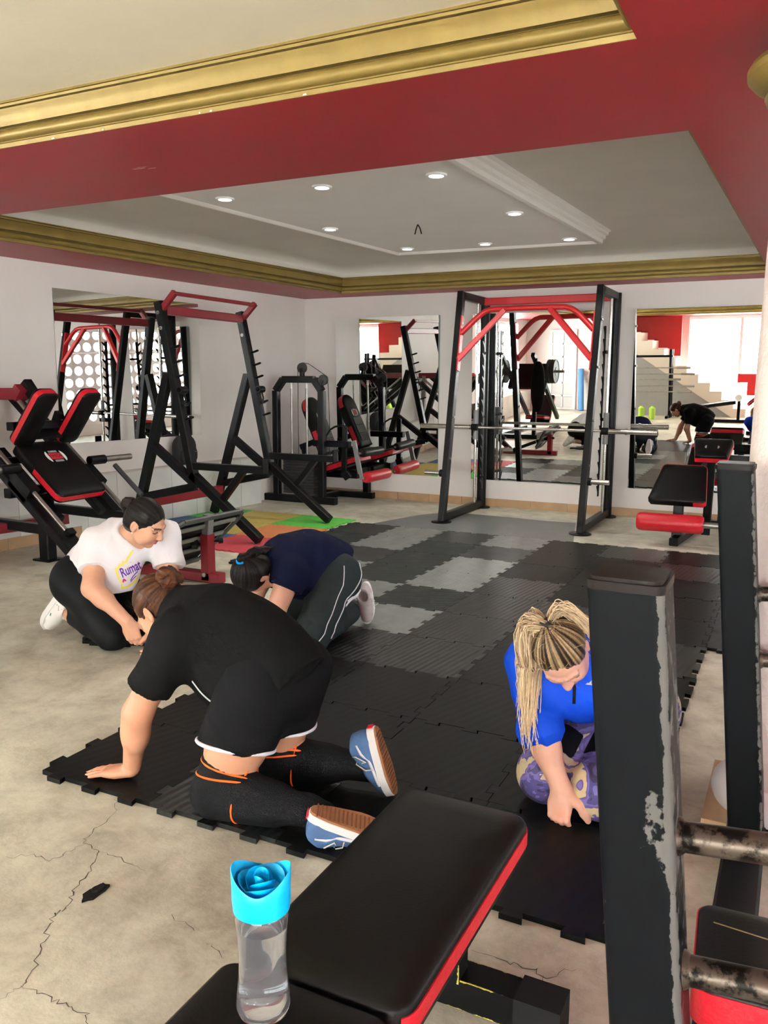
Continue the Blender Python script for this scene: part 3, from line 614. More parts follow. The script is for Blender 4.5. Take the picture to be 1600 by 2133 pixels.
# ---------------------------------------------------------------- leg extension machine with weight stack
LE = thing('leg_extension_machine', 'black leg extension machine with weight stack and red leg roller in the corner', 'gym machine', (-4.95, 8.1, 0))
ys = 7.92
fr = [(-5.335, .07), (-5.335, 1.255), (-5.235, 1.38), (-4.83, 1.38), (-4.735, 1.255), (-4.735, .07)]
def arch(b):
    for a, c in zip(fr, fr[1:]): b.bar((a[0], ys, a[1]), (c[0], ys, c[1]), .075, .075, (0, 1, 0))
part('stack_frame', LE, 'black', arch)
beam('stack_base', LE, (-5.49, ys, .04), (-4.56, ys, .04), .085, .08)
for x, z, nm in ((-4.985, 1.505, 'pulley'), (-4.715, 1.375, 'pulley')):
    pl = part(nm, LE, 'iron', lambda b: b.rev([(0, .02), (0, .056), (.35, .058), (.5, .050), (.65, .058), (1, .056), (1, .02)], (x, ys - .018, z), (x, ys + .018, z), 28))
    part('pulley_bracket', pl, 'black', lambda b: b.bar((x, ys - .025, z), (x + (0 if x < -4.8 else -.05), ys - .025, z - .10), .035, .012, (0, 1, 0)).bar((x, ys + .025, z), (x + (0 if x < -4.8 else -.05), ys + .025, z - .10), .035, .012, (0, 1, 0)))
part('cable', LE, 'cable', lambda b: b.tube([(-5.04, ys, .5), (-5.045, ys, 1.0), (-5.04, ys, 1.50), (-5.02, ys, 1.55), (-4.98, ys, 1.563), (-4.90, ys, 1.55), (-4.78, ys, 1.48), (-4.69, ys, 1.425), (-4.66, ys, 1.39), (-4.655, ys, 1.33), (-4.665, ys + .05, .9), (-4.69, ys + .1, .42)], .0045, 6), smooth=60)
for x in (-5.13, -4.93):
    rod('guide_rod', LE, (x, ys, .09), (x, ys, 1.35), .012, 'steel')
    part('rod_cap', LE, 'white', lambda b: b.cyl((x, ys, 1.28), (x, ys, 1.345), .014, n=14))
for i in range(12):
    z = .115 + i * .033
    part('weight_plate', LE, 'iron', lambda b: b.box((-5.03, ys + .03, z), (.40 + (.004 if i % 2 else 0), .13, .029)))
part('top_weight', LE, 'steel', lambda b: b.box((-5.03, ys, .52), (.12, .05, .04)).cyl((-5.13, ys, .50), (-5.13, ys, .56), .022, n=14).cyl((-4.93, ys, .50), (-4.93, ys, .56), .022, n=14))
# seat
yc = 8.24
bd = Vector((-5.13 + 4.83, 0, 1.19 - .52)).normalized(); bn = Vector((bd.z, 0, -bd.x))
T = frame3(Vector((-4.955, yc, .85)) - bn * .06, bd, -U)
ol = [(.36 * math.cos(a) * (1 if abs(math.cos(a)) < .99 else 1), 0) for a in (0,)]
ol = [(-.34, -.15), (.20, -.15)] + [(.20 + .15 * math.sin(math.radians(a)), -.15 * math.cos(math.radians(a))) for a in range(12, 169, 12)] + [(.20, .15), (-.34, .15)]
bk = pad(LE, T, 0, 0, .10, name='backrest', outline=ol, bandfrac=(.2, .78), bandsel=lambda x, y: (-.335 < x < -.02 and abs(y) > .14) or x > .17)
emblem(bk, T @ Matrix.Translation((.10, 0, .112)) @ Matrix.Rotation(math.radians(-90), 4, 'Z'), 1.1)
part('tuft', bk, 'vinylgrey' if 'vinylgrey' in M else (M.setdefault('vinylgrey', mat('grey_vinyl', (0.055, 0.057, 0.06), 0.35)) and 'vinylgrey'), lambda b: [b.bar(T @ Vector((x, -.10, .108)), T @ Vector((x, .10, .108)), .10, .014, bn, .3) for x in (-.01, -.115, -.22)])
sd = Vector((.95, 0, .31)).normalized(); sn = Vector((-sd.z, 0, sd.x))
T = frame3(Vector((-4.60, yc, .478)) - sn * .08, sd, U)
pad(LE, T, .46, .34, .08, .04, name='seat', bandfrac=(.2, .85))
part('seat_frame', LE, 'black', lambda b: b.bar((-5.0, yc, .31), (-4.45, yc, .31), .07, .08).bar((-5.10, yc, .30), (-5.18, yc, .64), .06, .06, (0, 1, 0)).bar((-5.2, yc - .02, .60), (-5.02, yc, .67), .06, .06).bar((-5.0, ys + .1, .32), (-5.0, yc, .32), .07, .07))
part('seat_post', LE, 'black', lambda b: b.bar((-4.53, 8.60, .05), (-4.53, 8.60, .36), .08, .07, (0, 1, 0)).bar((-4.53, yc, .33), (-4.53, 8.6, .33), .06, .06))
part('floor_beam', LE, 'black', lambda b: b.bar((-5.30, 8.58, .035), (-4.43, 8.58, .035), .08, .07).bar((-4.9, ys + .02, .035), (-4.9, 8.6, .035), .08, .07))
roller(LE, (-4.275, 7.99, .585), (-4.275, 8.47, .585), .048, M['leather'], 'thigh_roller')
roller(LE, (-4.235, 8.0, .315), (-4.235, 8.56, .315), .062, M['redvinyl'], 'shin_roller')['label'] = 'glossy red shin roller'
part('lever_arm', LE, 'graypaint', lambda b: b.bar((-4.36, 7.97, .72), (-4.28, 7.97, .36), .05, .03, (0, 1, 0)).bar((-4.28, 7.97, .40), (-4.26, 7.97, .30), .04, .02, (0, 1, 0)).bar((-4.27, 7.96, .31), (-4.235, 8.02, .315), .03, .03))
part('roller_axle', LE, 'chrome', lambda b: b.cyl((-4.235, 7.95, .315), (-4.235, 8.6, .315), .014).cyl((-4.275, 7.95, .585), (-4.275, 8.5, .585), .014))
part('arm_rest', LE, 'black', lambda b: b.bar((-4.47, 7.97, .87), (-4.485, 7.97, .35), .06, .03, (0, 1, 0)).bar((-4.86, 7.97, .675), (-4.41, 7.97, .675), .07, .07).tube([(-4.72, 7.97, .70), (-4.71, 7.97, .76), (-4.66, 7.97, .83), (-4.60, 7.97, .865), (-4.53, 7.97, .88), (-4.46, 7.97, .875)], .011, 8).bar((-4.485, 7.97, .37), (-4.44, 8.0, .30), .09, .05, (0, 1, 0)))
# ---------------------------------------------------------------- leg curl bench at right
LC = thing('leg_curl_bench', 'low black leg curl bench with wide red ankle roller at right', 'gym bench', (-.85, 7.6, 0))
a0 = Vector((-1.135, 7.29, .40)); d1 = Vector((0, .33, .29)).normalized(); d2 = Vector((1, 0, 0)); nn = d2.cross(d1)
T = frame3(Vector((-.885, 7.455, .515)) - nn * .06, d2, d1)
ol = [(-.235, -.21), (.235, -.21), (.235, -.17), (.20, .19), (.17, .215), (-.15, .215), (-.175, .19), (-.24, -.15)]
ol = [(-.215, -.215), (.205, -.215), (.228, -.195), (.195, .19), (.17, .215), (-.145, .215), (-.17, .195), (-.24, -.185)]
lp_ = pad(LC, T, 0, 0, .07, name='front_pad', outline=ol, bandsel=lambda x, y: x > .1 or y > .1, bandfrac=(.15, .85))
d1b = Vector((0, .23, .14)).normalized(); nb = d2.cross(d1b)
T = frame3(Vector((-.68, 7.84, .80)) - nb * .07, d2, d1b)
ol = [(-.13, -.135), (.135, -.135), (.165, .11), (.15, .135), (-.15, .135), (-.165, .11)]
rp = pad(LC, T, 0, 0, .08, name='rear_pad', outline=ol, bandfrac=(.1, .6))
for sg in (-1, 1):
    b = MB(); b.T = T @ Matrix.Translation((0, -.02, .0915)); b.prism([(sg * (.045 + .016 * math.cos(math.radians(a))), .022 * math.sin(math.radians(a))) for a in (range(-90, 91, 20) if sg > 0 else range(90, -91, -20))], 0, .001); obj('faded_badge', b, M['patchgrey'], rp, smooth=None)
RO = roller(LC, (-1.185, 7.2, .20), (-.655, 7.2, .205), .078, M['redvinyl'], 'ankle_roller'); RO['label'] = 'wide red vinyl ankle roller'
part('roller_axle', LC, 'steel', lambda b: b.cyl((-.67, 7.2, .205), (-.50, 7.2, .205), .026, n=18).cyl((-1.18, 7.2, .20), (-.66, 7.2, .205), .02))
part('base_rail', LC, 'black', lambda b: b.bar((-.885, 7.235, .035), (-.78, 8.40, .035), .075, .07).bar((-1.0, 8.38, .035), (-.5, 8.38, .035), .075, .07))
part('pad_post', LC, 'black', lambda b: b.bar((-.885, 7.42, .05), (-.885, 7.46, .46), .08, .07, (0, 1, 0)).bar((-.88, 7.46, .42), (-.70, 8.1, .66), .07, .07).bar((-.70, 7.95, .0), (-.68, 7.88, .75), .07, .07, (0, 1, 0)))
beam('side_arm', LC, (-.52, 7.2, .20), (-.56, 7.62, .62), .05, .06, up=(1, 0, 0))
beam('cross_arm', LC, (-.62, 7.62, .58), (-.35, 7.62, .60)); beam('cross_arm', LC, (-.60, 8.1, .69), (-.28, 8.1, .69))
def pegmat():
    m = worn('peg_paint', (0.008, 0.007, 0.006), (0.075, 0.060, 0.047), 0.44, 0.54, 26); b = m.node_tree.nodes['Principled BSDF']; b.inputs['Metallic'].default_value = .55; b.inputs['Roughness'].default_value = .34; return m
# ---------------------------------------------------------------- foreground: bench press uprights with pegs
def post(name, parent, a, b_, s, mt, patch=None, seg=90, wk=1.0):
    a = Vector(a); b_ = Vector(b_); r = .012
    offs = []
    for cx_, cy_, a0 in ((s / 2 - r, s / 2 - r, 0), (-s / 2 + r, s / 2 - r, 90), (-s / 2 + r, -s / 2 + r, 180), (s / 2 - r, -s / 2 + r, 270)):
        for k in range(4):
            t = math.radians(a0 + 30 * k); offs.append((cx_ + r * math.cos(t), cy_ + r * math.sin(t)))
    # extra columns so the wear can fade in across the faces
    full = []
    for i, p in enumerate(offs):
        q = offs[(i + 1) % 16]; full.append(p)
        if math.hypot(p[0] - q[0], p[1] - q[1]) > .03:
            for t in (.06, .12, .2, .3, .45, .6, .75, .88, .95): full.append((p[0] + (q[0] - p[0]) * t, p[1] + (q[1] - p[1]) * t))
    n = len(full); mb = MB(); vs = []; wr = []; fs = []
    for k in range(seg + 1):
        c = a + (b_ - a) * k / seg
        for x, y in full:
            vs.append(c + Vector((x, y, 0)))
            ex = (s / 2 - x); ey = (y + s / 2)
            d = math.hypot(ex, ey); w_ = .36 * math.exp(-(d / .010) ** 2) + (.25 if x > s / 2 - .006 else 0) + .22 * math.exp(-((math.hypot(x + s / 2, ey)) / .006) ** 2)
            if patch:
                for pz, px_, rad, amp in patch: w_ += amp * math.exp(-(((c.z - pz) / rad) ** 2 + ((x - px_) / (rad * .5)) ** 2)) * (1 if y < 0 else 0)
            wr.append(w_ * wk)
    for k in range(seg): fs += [(k * n + i, k * n + (i + 1) % n, (k + 1) * n + (i + 1) % n, (k + 1) * n + i) for i in range(n)]
    fs += [tuple(range(n - 1, -1, -1)), tuple(seg * n + i for i in range(n))]
    mb.add(vs, fs, wr); return obj(name, mb, M[mt], parent, smooth=40)
BP = thing('bench_press_rack', 'black bench press rack with worn paint, its two thick uprights in right foreground', 'gym rack', (-.12, 1.8, 0))
za, zb = 1.095, 1.13
ps1 = post('upright', BP, (-.088, 1.127, 0), (-.190, 1.127, za), .100, 'worn', [(.775, .022, .045, .30), (.815, .026, .022, .24), (.735, .038, .03, .25), (.56, .0, .006, .3), (.90, -.02, .008, .24)])
ps1['label'] = 'near upright with paint worn to primer on its edge'
ps2 = post('upright', BP, (-.048, 2.50, 0), (-.152, 2.50, zb), .096, 'worn', None, 90, .72)
for (x, y, z, po) in ((-.190, 1.127, za, ps1), (-.152, 2.50, zb, ps2)):
    part('end_cap', po, 'rubbercap' if 'rubbercap' in M else (M.setdefault('rubbercap', mat('plastic_cap', (0.010, 0.007, 0.006), 0.4, spec=.1)) and 'rubbercap'),
         lambda b: b.rev([(0, .0725), (.5, .0735), (.8, .071), (1, .062)], (x, y, z), (x - .001, y, z + .014), 4) if False else b.prism(rrect(.103, .103, .014, 4), z - .004, z + .008, o=(x, y, 0)).prism(rrect(.094, .094, .014, 4), z + .008, z + .013, o=(x, y, 0)))
for y, po, zs, L_, r_ in ((1.127, ps1, (.745, .548), .30, .021), (2.50, ps2, (.775, .585), .16, .021)):
    for z in zs:
        x0 = -.088 - z * .0932 + .05 if y < 2 else -.048 - z * .092 + .048
        pg = part('bar_peg', po, 'peg' if 'peg' in M else (M.setdefault('peg', pegmat()) and 'peg'),
             lambda b: b.cyl((x0 - .005, y, z), (x0 + L_, y, z + L_ * .10), r_, n=28))
        part('weld_bead', pg, 'peg', lambda b: b.rev([(0, r_ + .006), (.5, r_ + .005), (1, r_)], (x0 - .004, y, z), (x0 + .009, y, z + .001), 28))
beam('base_rail', BP, (-.055, 1.08, .04), (-.055, 2.56, .04), .105, .08)
beam('cross_foot', BP, (-.1, 2.52, .035), (.55, 2.52, .035), .08, .07)
beam('cross_foot', BP, (-.1, 1.11, .035), (.55, 1.11, .035), .08, .07)
IB = thing('incline_bench', 'black padded bench with red side behind the near foreground upright', 'gym bench', (.35, 1.46, 0))
T = frame3(Vector((.37, 1.495, .295)), (1, .06, 0), (-.06, 1, 0))
pad(IB, T, .94, .25, .075, .03, name='pad', bandfrac=(.04, .90), soft=.008)
part('seam', IB, 'seamgold' if 'seamgold' in M else (M.setdefault('seamgold', mat('seam_thread', (0.11, 0.08, 0.03), 0.5)) and 'seamgold'), lambda b: b.tube([(-.075, 1.515, .381), (.1, 1.50, .3815), (.4, 1.47, .3815), (.8, 1.45, .381)], .0012, 6))
part('frame', IB, 'black', lambda b: b.bar((-.05, 1.45, .25), (.8, 1.48, .25), .07, .06).bar((.1, 1.45, 0), (.1, 1.45, .25), .06, .06, (0, 1, 0)).bar((.7, 1.48, 0), (.7, 1.48, .25), .06, .06, (0, 1, 0)))
# ---------------------------------------------------------------- flat bench in front
FB = thing('flat_bench', 'black flat bench with red side stripe in the foreground, water bottle standing on it', 'gym bench', (-.615, 1.0, 0))
T = frame3(Vector((-.612, 1.322, .358)), (0, 1, 0), (-1, 0, 0))
pad(FB, T, .65, .305, .072, .045, name='long_pad', bandsel=lambda x, y: abs(y) > .13 and abs(x) < .315, bandfrac=(.28, .74), puff=.007, soft=.012)
T = frame3(Vector((-.624, .66, .356)), (0, 1, 0), (-1, 0, 0))
pad(FB, T, .66, .305, .072, .03, name='short_pad', bandsel=lambda x, y: abs(y) > .13, bandfrac=(.28, .74), puff=.007, soft=.012)
part('pad_board', FB, 'black', lambda b: b.box((-.612, 1.322, .351), (.285, .63, .014)).box((-.624, .66, .349), (.285, .64, .014)))
part('spine', FB, 'black', lambda b: b.bar((-.615, .35, .315), (-.615, 1.60, .315), .06, .06))
fl = part('front_leg', FB, 'worn_yellow', lambda b: b.bar((-.63, 1.545, .07), (-.63, 1.545, .32), .085, .055, (0, 1, 0)))
def wearbar(name, a, b_, w, h):
    mb = MB(); a = Vector(a); b_ = Vector(b_); nseg = 40
    d = (b_ - a) / nseg; x = Vector((0, 1, 0)) if abs((b_ - a).normalized().y) < .5 else Vector((1, 0, 0))
    z = (b_ - a).normalized().cross(x)
    pr = []
    for s, t in ((-1, -1), (1, -1), (1, 1), (-1, 1)): pr += [(s * w / 2 * (.9 if i == 0 else 1) if False else s * w / 2, t * h / 2) for i in (0,)]
    ring = []
    for i in range(4):
        p, q = pr[i], pr[(i + 1) % 4]
        for t in (0, .08, .2, .8, .92): ring.append((p[0] + (q[0] - p[0]) * t, p[1] + (q[1] - p[1]) * t, max(0, .34 - .34 * min(t, 1 - t) / .1)))
    n = len(ring); vs = []; wr = []; fs = []
    for k in range(nseg + 1):
        for r0, r1, q in ring: vs.append(a + d * k + x * r0 + z * r1); wr.append(q)
    for k in range(nseg): fs += [(k * n + i, k * n + (i + 1) % n, (k + 1) * n + (i + 1) % n, (k + 1) * n + i) for i in range(n)]
    fs += [tuple(range(n)), tuple(nseg * n + i for i in range(n))]
    mb.add(vs, fs, wr); return obj(name, mb, M['worn_yellow'], FB, smooth=None)
bpy.data.objects.remove(fl)
wearbar('front_leg', (-.615, 1.545, .07), (-.615, 1.545, .32), .055, .085)
ff = wearbar('front_foot', (-.90, 1.56, .04), (-.39, 1.56, .04), .07, .07)
for x in (-.40, -.90): part('rubber_foot', ff, 'rubber', lambda b: b.box((x, 1.56, .040), (.10, .082, .080)))
part('rear_leg', FB, 'black', lambda b: b.bar((-.615, .42, .06), (-.615, .42, .32), .085, .055, (0, 1, 0)).bar((-.90, .42, .035), (-.33, .42, .035), .07, .07))
# ---------------------------------------------------------------- water bottle with a rose-shaped lid
bx, by_, bz = -.648, .905, .437
BT = thing('water_bottle', 'clear water bottle with bright blue rose-shaped lid on the foreground bench', 'bottle', (bx, by_, bz))
M['plastic'] = mat('clear_plastic', (0.95, 0.97, 1.0), 0.04, trans=.95, ior=1.38)
M['water'] = mat('water', (0.97, 0.99, 1.0), 0.0, trans=1.0, ior=1.33)
M['rose'] = mat('blue_lid', (0.0, 0.42, 0.80), 0.38)
out = [(.0, .0), (.030, .0), (.037, .004), (.040, .014), (.0385, .035), (.0355, .065), (.0345, .095), (.036, .125), (.038, .145), (.0385, .158), (.036, .168), (.031, .176), (.030, .190)]
inn = [(.0286, .190), (.0296, .175), (.0346, .166), (.0370, .157), (.0366, .145), (.0346, .125), (.0331, .095), (.0341, .065), (.0371, .035), (.0384, .016), (.034, .010), (.012, .014), (0, .015)]
def lathe(prof, c, n=40):
    b = MB(); vs = []; fs = []
    for r, z in prof: vs += [(c[0] + max(r, 1e-5) * math.cos(2 * math.pi * i / n), c[1] + max(r, 1e-5) * math.sin(2 * math.pi * i / n), c[2] + z) for i in range(n)]
    for k in range(len(prof) - 1): fs += [(k * n + i, k * n + (i + 1) % n, (k + 1) * n + (i + 1) % n, (k + 1) * n + i) for i in range(n)]
    b.add(vs, fs); return b
obj('bottle_body', lathe(out + inn, (bx, by_, bz)), M['plastic'], BT, smooth=60)
wp = [(0, .0155), (.012, .0145), (.0338, .0105), (.0383, .0165), (.037, .035), (.034, .065), (.0330, .095), (.0345, .125), (.0362, .1405), (.036, .142), (0, .142)]
obj('water', lathe(wp, (bx, by_, bz)), M['water'], BT, smooth=60)
LD_ = MB(); n = 96; prof = []
def lidring(r, z, wav): return [(bx + r * math.cos(t) * 1, by_ + r * math.sin(t), bz + z + wav(t)) for t in [2 * math.pi * i / n for i in range(n)]]
wv = lambda t: .024 * (abs(math.cos(t - .466)) ** 1.7) - .010
rings = [lidring(.0385, .168, lambda t: 0), lidring(.041, .169, lambda t: 0), lidring(.0425, .185, lambda t: 0), lidring(.0425, .20, lambda t: .4 * wv(t)), lidring(.0435, .218, wv), lidring(.0425, .2195, wv), lidring(.0405, .212, wv), lidring(.037, .200, lambda t: .5 * wv(t)), lidring(.030, .196, lambda t: 0), lidring(.0001, .196, lambda t: 0)]
vs = []; fs = []
for r in rings: vs += r
for k in range(len(rings) - 1): fs += [(k * n + i, k * n + (i + 1) % n, (k + 1) * n + (i + 1) % n, (k + 1) * n + i) for i in range(n)]
LD_.add(vs, fs); lid = obj('rose_lid', LD_, M['rose'], BT, smooth=60, label='bright blue rose-shaped lid')
for k, (rad, h, a0, sp) in enumerate(((.031, .023, .2, 2.5), (.029, .023, 2.3, 2.4), (.030, .022, 4.3, 2.4), (.020, .026, 1.2, 2.9), (.019, .026, 4.2, 2.8), (.011, .029, .3, 3.6), (.009, .028, 3.2, 3.0))):
    b = MB(); vs = []; fs = []; m_ = 18
    for i in range(m_ + 1):
        u = i / m_; t = a0 + sp * u; hh = h * (0.35 + 0.65 * math.sin(math.pi * u) ** .6); sp_ = rad * (1 + .10 * math.sin(math.pi * u))
        for z, r in ((.190, sp_ * .80), (.196 + hh * .45, sp_ * .92), (.194 + hh, sp_ * 1.06), (.1945 + hh, sp_ * 1.03), (.194 + hh * .9, sp_ * .98), (.196 + hh * .4, sp_ * .84)):
            vs.append((bx + r * math.cos(t), by_ + r * math.sin(t), bz + z))
    for i in range(m_): fs += [(6 * i + a, 6 * i + a + 1, 6 * i + a + 7, 6 * i + a + 6) for a in range(5)]
    b.add(vs, fs); obj('petal', b, M['rose'], lid, smooth=60)
# ---------------------------------------------------------------- interlocking rubber floor mats
PU, PV_ = .4875, .505
def tile_outline(w, h, g=.0012, tabs=(.17, .5, .83), tw=.052, td=.026):
    P_ = []
    def edge(fn, L_, sgn, rev):
        ts = [t * L_ for t in tabs]; seq = []
        for t in (reversed(ts) if rev else ts):
            a = tw / 2 - g; e = a + .006
            if sgn < 0: a = tw / 2 + g; e = a + .006
            k = [(t - a, 0), (t - e, td * sgn), (t + e, td * sgn), (t + a, 0)]
            seq += [(q[0], q[1]) for q in (reversed(k) if rev else k)]
        return [fn(u, v) for u, v in seq]
    P_.append((g, g)); P_ += edge(lambda u, v: (u, g - v), w, 1, False)
    P_.append((w - g, g)); P_ += edge(lambda u, v: (w - g + v, u), h, -1, False)
    P_.append((w - g, h - g)); P_ += edge(lambda u, v: (u, h - g + v), w, -1, True)
    P_.append((g, h - g)); P_ += edge(lambda u, v: (g - v, u), h, 1, True)
    return P_
def tile_mesh(nm, w, h, t, mt, **k):
    b = MB(); b.prism(tile_outline(w, h, **k), 0, t); return b.mesh(nm, mt)
kinds = {k: tile_mesh('rubber_mat', PU, PV_, .016, M[v]) for k, v in dict(d='mat_dark', s='mat_slate', m='mat_mid', c='mat_chev', l='mat_sheen', r='mat_rib').items()}
rows = {0: (0, 3), 1: (0, 3), 2: (0, 3), 3: (0, 3), 4: (0, 4), 5: (-1, 4), 6: (-1, 6), 7: (-1, 6), 8: (-1, 6), 9: (-1, 6)}
special = {(9, 4): 'l', (8, 4): 's', (7, 4): 'r', (6, 4): 'r', (5, 4): 'c', (4, 4): 'l', (3, 4): 'm', (9, 5): 's', (8, 5): 'c', (7, 5): 'c', (6, 5): 'c', (5, 5): 'l',
           (9, 6): 'r', (8, 6): 'l', (7, 6): 's', (6, 6): 'l', (8, 7): 'c', (9, 7): 's', (7, 7): 'l', (0, 3): 'm', (4, 3): 'm', (5, 3): 'm', (3, 3): 'm'}
words = dict(d='dark smooth', s='slate grey', m='grey-black', c='chevron-ribbed dark', l='pale sheen-coloured', r='shiny fine-ribbed')
ordn = ['front', 'second', 'third', 'fourth', 'fifth', 'sixth', 'seventh', 'eighth', 'ninth', 'tenth']
for j, (k0, k1_) in rows.items():
    for k in range(k0, k1_ + 1):
        y = 1.893 + PV_ * j; x = -.325 - PU * (k + 1) - .010 * (y - 1.9)
        kd = special.get((j, k + 1), 'm' if (j * 3 + k * 5) % 4 == 0 and j > 3 else 'd')
        o = bpy.data.objects.new('rubber_mat', kinds[kd]); C.objects.link(o); o.location = (x, y, random.uniform(0, .0012)); o.rotation_euler = (0, 0, random.uniform(-.003, .003))
        tag(o, '%s rubber floor mat, %s row from the front, %s from the right' % (words[kd], ordn[j], ['first', 'second', 'third', 'fourth', 'fifth', 'sixth', 'seventh', 'eighth', 'ninth'][k - k0]), 'floor mat', 'interlocking rubber floor mats')
def loose(label, x, y, rz, z=.0, kd='d', tilt=0):
    o = bpy.data.objects.new('rubber_mat', kinds[kd]); C.objects.link(o); o.location = (x, y, z); o.rotation_euler = (tilt, 0, rz)
    tag(o, label, 'floor mat', 'interlocking rubber floor mats')
loose('loose black rubber floor mat under the knees of the white-shirt woman', -3.27, 3.02, .35)
b = MB(); ed = [(-3.66, 6.93), (-3.45, 7.72), (-3.30, 7.95), (-3.12, 8.06), (-3.02, 8.03), (-2.6, 8.02), (-2.2, 7.97), (-1.90, 8.0), (-1.66, 6.93)]
b.prism(ed[::-1], 0, .0035); b = b.mesh('gray_sheet', M['sheet']); o = bpy.data.objects.new('rubber_sheet', b); C.objects.link(o); tag(o, 'smooth grey rubber sheet lying under the smith machine', 'floor mat')
# coloured foam puzzle mats
fk = dict(tabs=(.08, .2, .32, .44, .56, .68, .8, .92), tw=.034, td=.012)
FT = .605
for (i, j, c, lb) in ((0, 0, 'red', 'red foam puzzle mat behind the foot plate of the hack squat'), (0, 1, 'orange', 'orange foam puzzle mat between red and green ones'),
                      (0, 2, 'green', 'green foam puzzle mat with a squat rack foot standing on it'), (1, 0, 'blue', 'blue foam puzzle mat beside the red one'),
                      (1, 1, 'yellow', 'yellow foam puzzle mat next to the orange one'), (1, 2, 'yellow', 'yellow foam puzzle mat left of the green one'),
                      (2, 2, 'green', 'green foam puzzle mat farthest left beside the tiled ledge'), (2, 1, 'blue', 'blue foam puzzle mat under the squat rack')):
    me = tile_mesh('foam_mat', FT, FT, .011, M['foam_' + c], **fk); o = bpy.data.objects.new('foam_mat', me); C.objects.link(o)
    o.location = (-3.70 - .10 - FT * (i + 1) - .03 * j, 5.29 + FT * j, .0005 * (i + j)); tag(o, lb, 'foam mat', 'coloured foam puzzle mats')
# small rubber scrap on the concrete
b = MB(); pr = [(.0 + r * math.cos(a), r * math.sin(a)) for a, r in [(i * .52, .018 + .010 * ((i * 7) % 5) / 5) for i in range(12)]]
b.prism([(x * .9, y * 1.9) for x, y in pr], 0, .007, o=(-1.597, 1.474, 0)); b.prism([(x * .5, y * .8 + .01) for x, y in pr], .007, .013, o=(-1.597, 1.474, 0))
tag(obj('rubber_scrap', b, M['rubber'], None, (-1.597, 1.474, 0), None), 'small black rubber scrap lying on the bare concrete', 'scrap')
# backpack on the ledge
o_ = lp(6.55, .10, .523); BK = thing('backpack', 'dark grey backpack standing on the tiled ledge below the wall mirror', 'bag', o_)
def blob(c, d, nx=10, ny=14, e=2.6):
    b = MB(); vs = []; fs = []
    for i in range(ny + 1):
        v = -math.pi / 2 + math.pi * i / ny
        for k in range(nx * 2):
            u = math.pi * k / nx
            f = lambda t: math.copysign(abs(t) ** (2 / e), t)
            vs.append((c[0] + d[0] / 2 * f(math.cos(v)) * f(math.cos(u)), c[1] + d[1] / 2 * f(math.cos(v)) * f(math.sin(u)), c[2] + d[2] / 2 * f(math.sin(v))))
    N = nx * 2
    for i in range(ny): fs += [(i * N + k, i * N + (k + 1) % N, (i + 1) * N + (k + 1) % N, (i + 1) * N + k) for k in range(N)]
    b.add(vs, fs); return b
q = blob(o_ + Vector((0.0, 0, .15)), (.15, .30, .30)); obj('bag_body', q, M['darkgrey'], BK, smooth=60)
q = blob(o_ + Vector((.06, 0, .10)), (.07, .24, .18)); obj('front_pocket', q, M['darkgrey'], BK, smooth=60)
part('zip', BK, 'steel', lambda b: b.tube([o_ + Vector((.099, -.10, .13)), o_ + Vector((.103, 0, .14)), o_ + Vector((.099, .10, .13))], .003, 6))
part('carry_loop', BK, 'rubber', lambda b: b.tube([o_ + Vector((0, -.03, .29)), o_ + Vector((0, -.02, .325)), o_ + Vector((0, .02, .325)), o_ + Vector((0, .03, .29))], .006, 8))
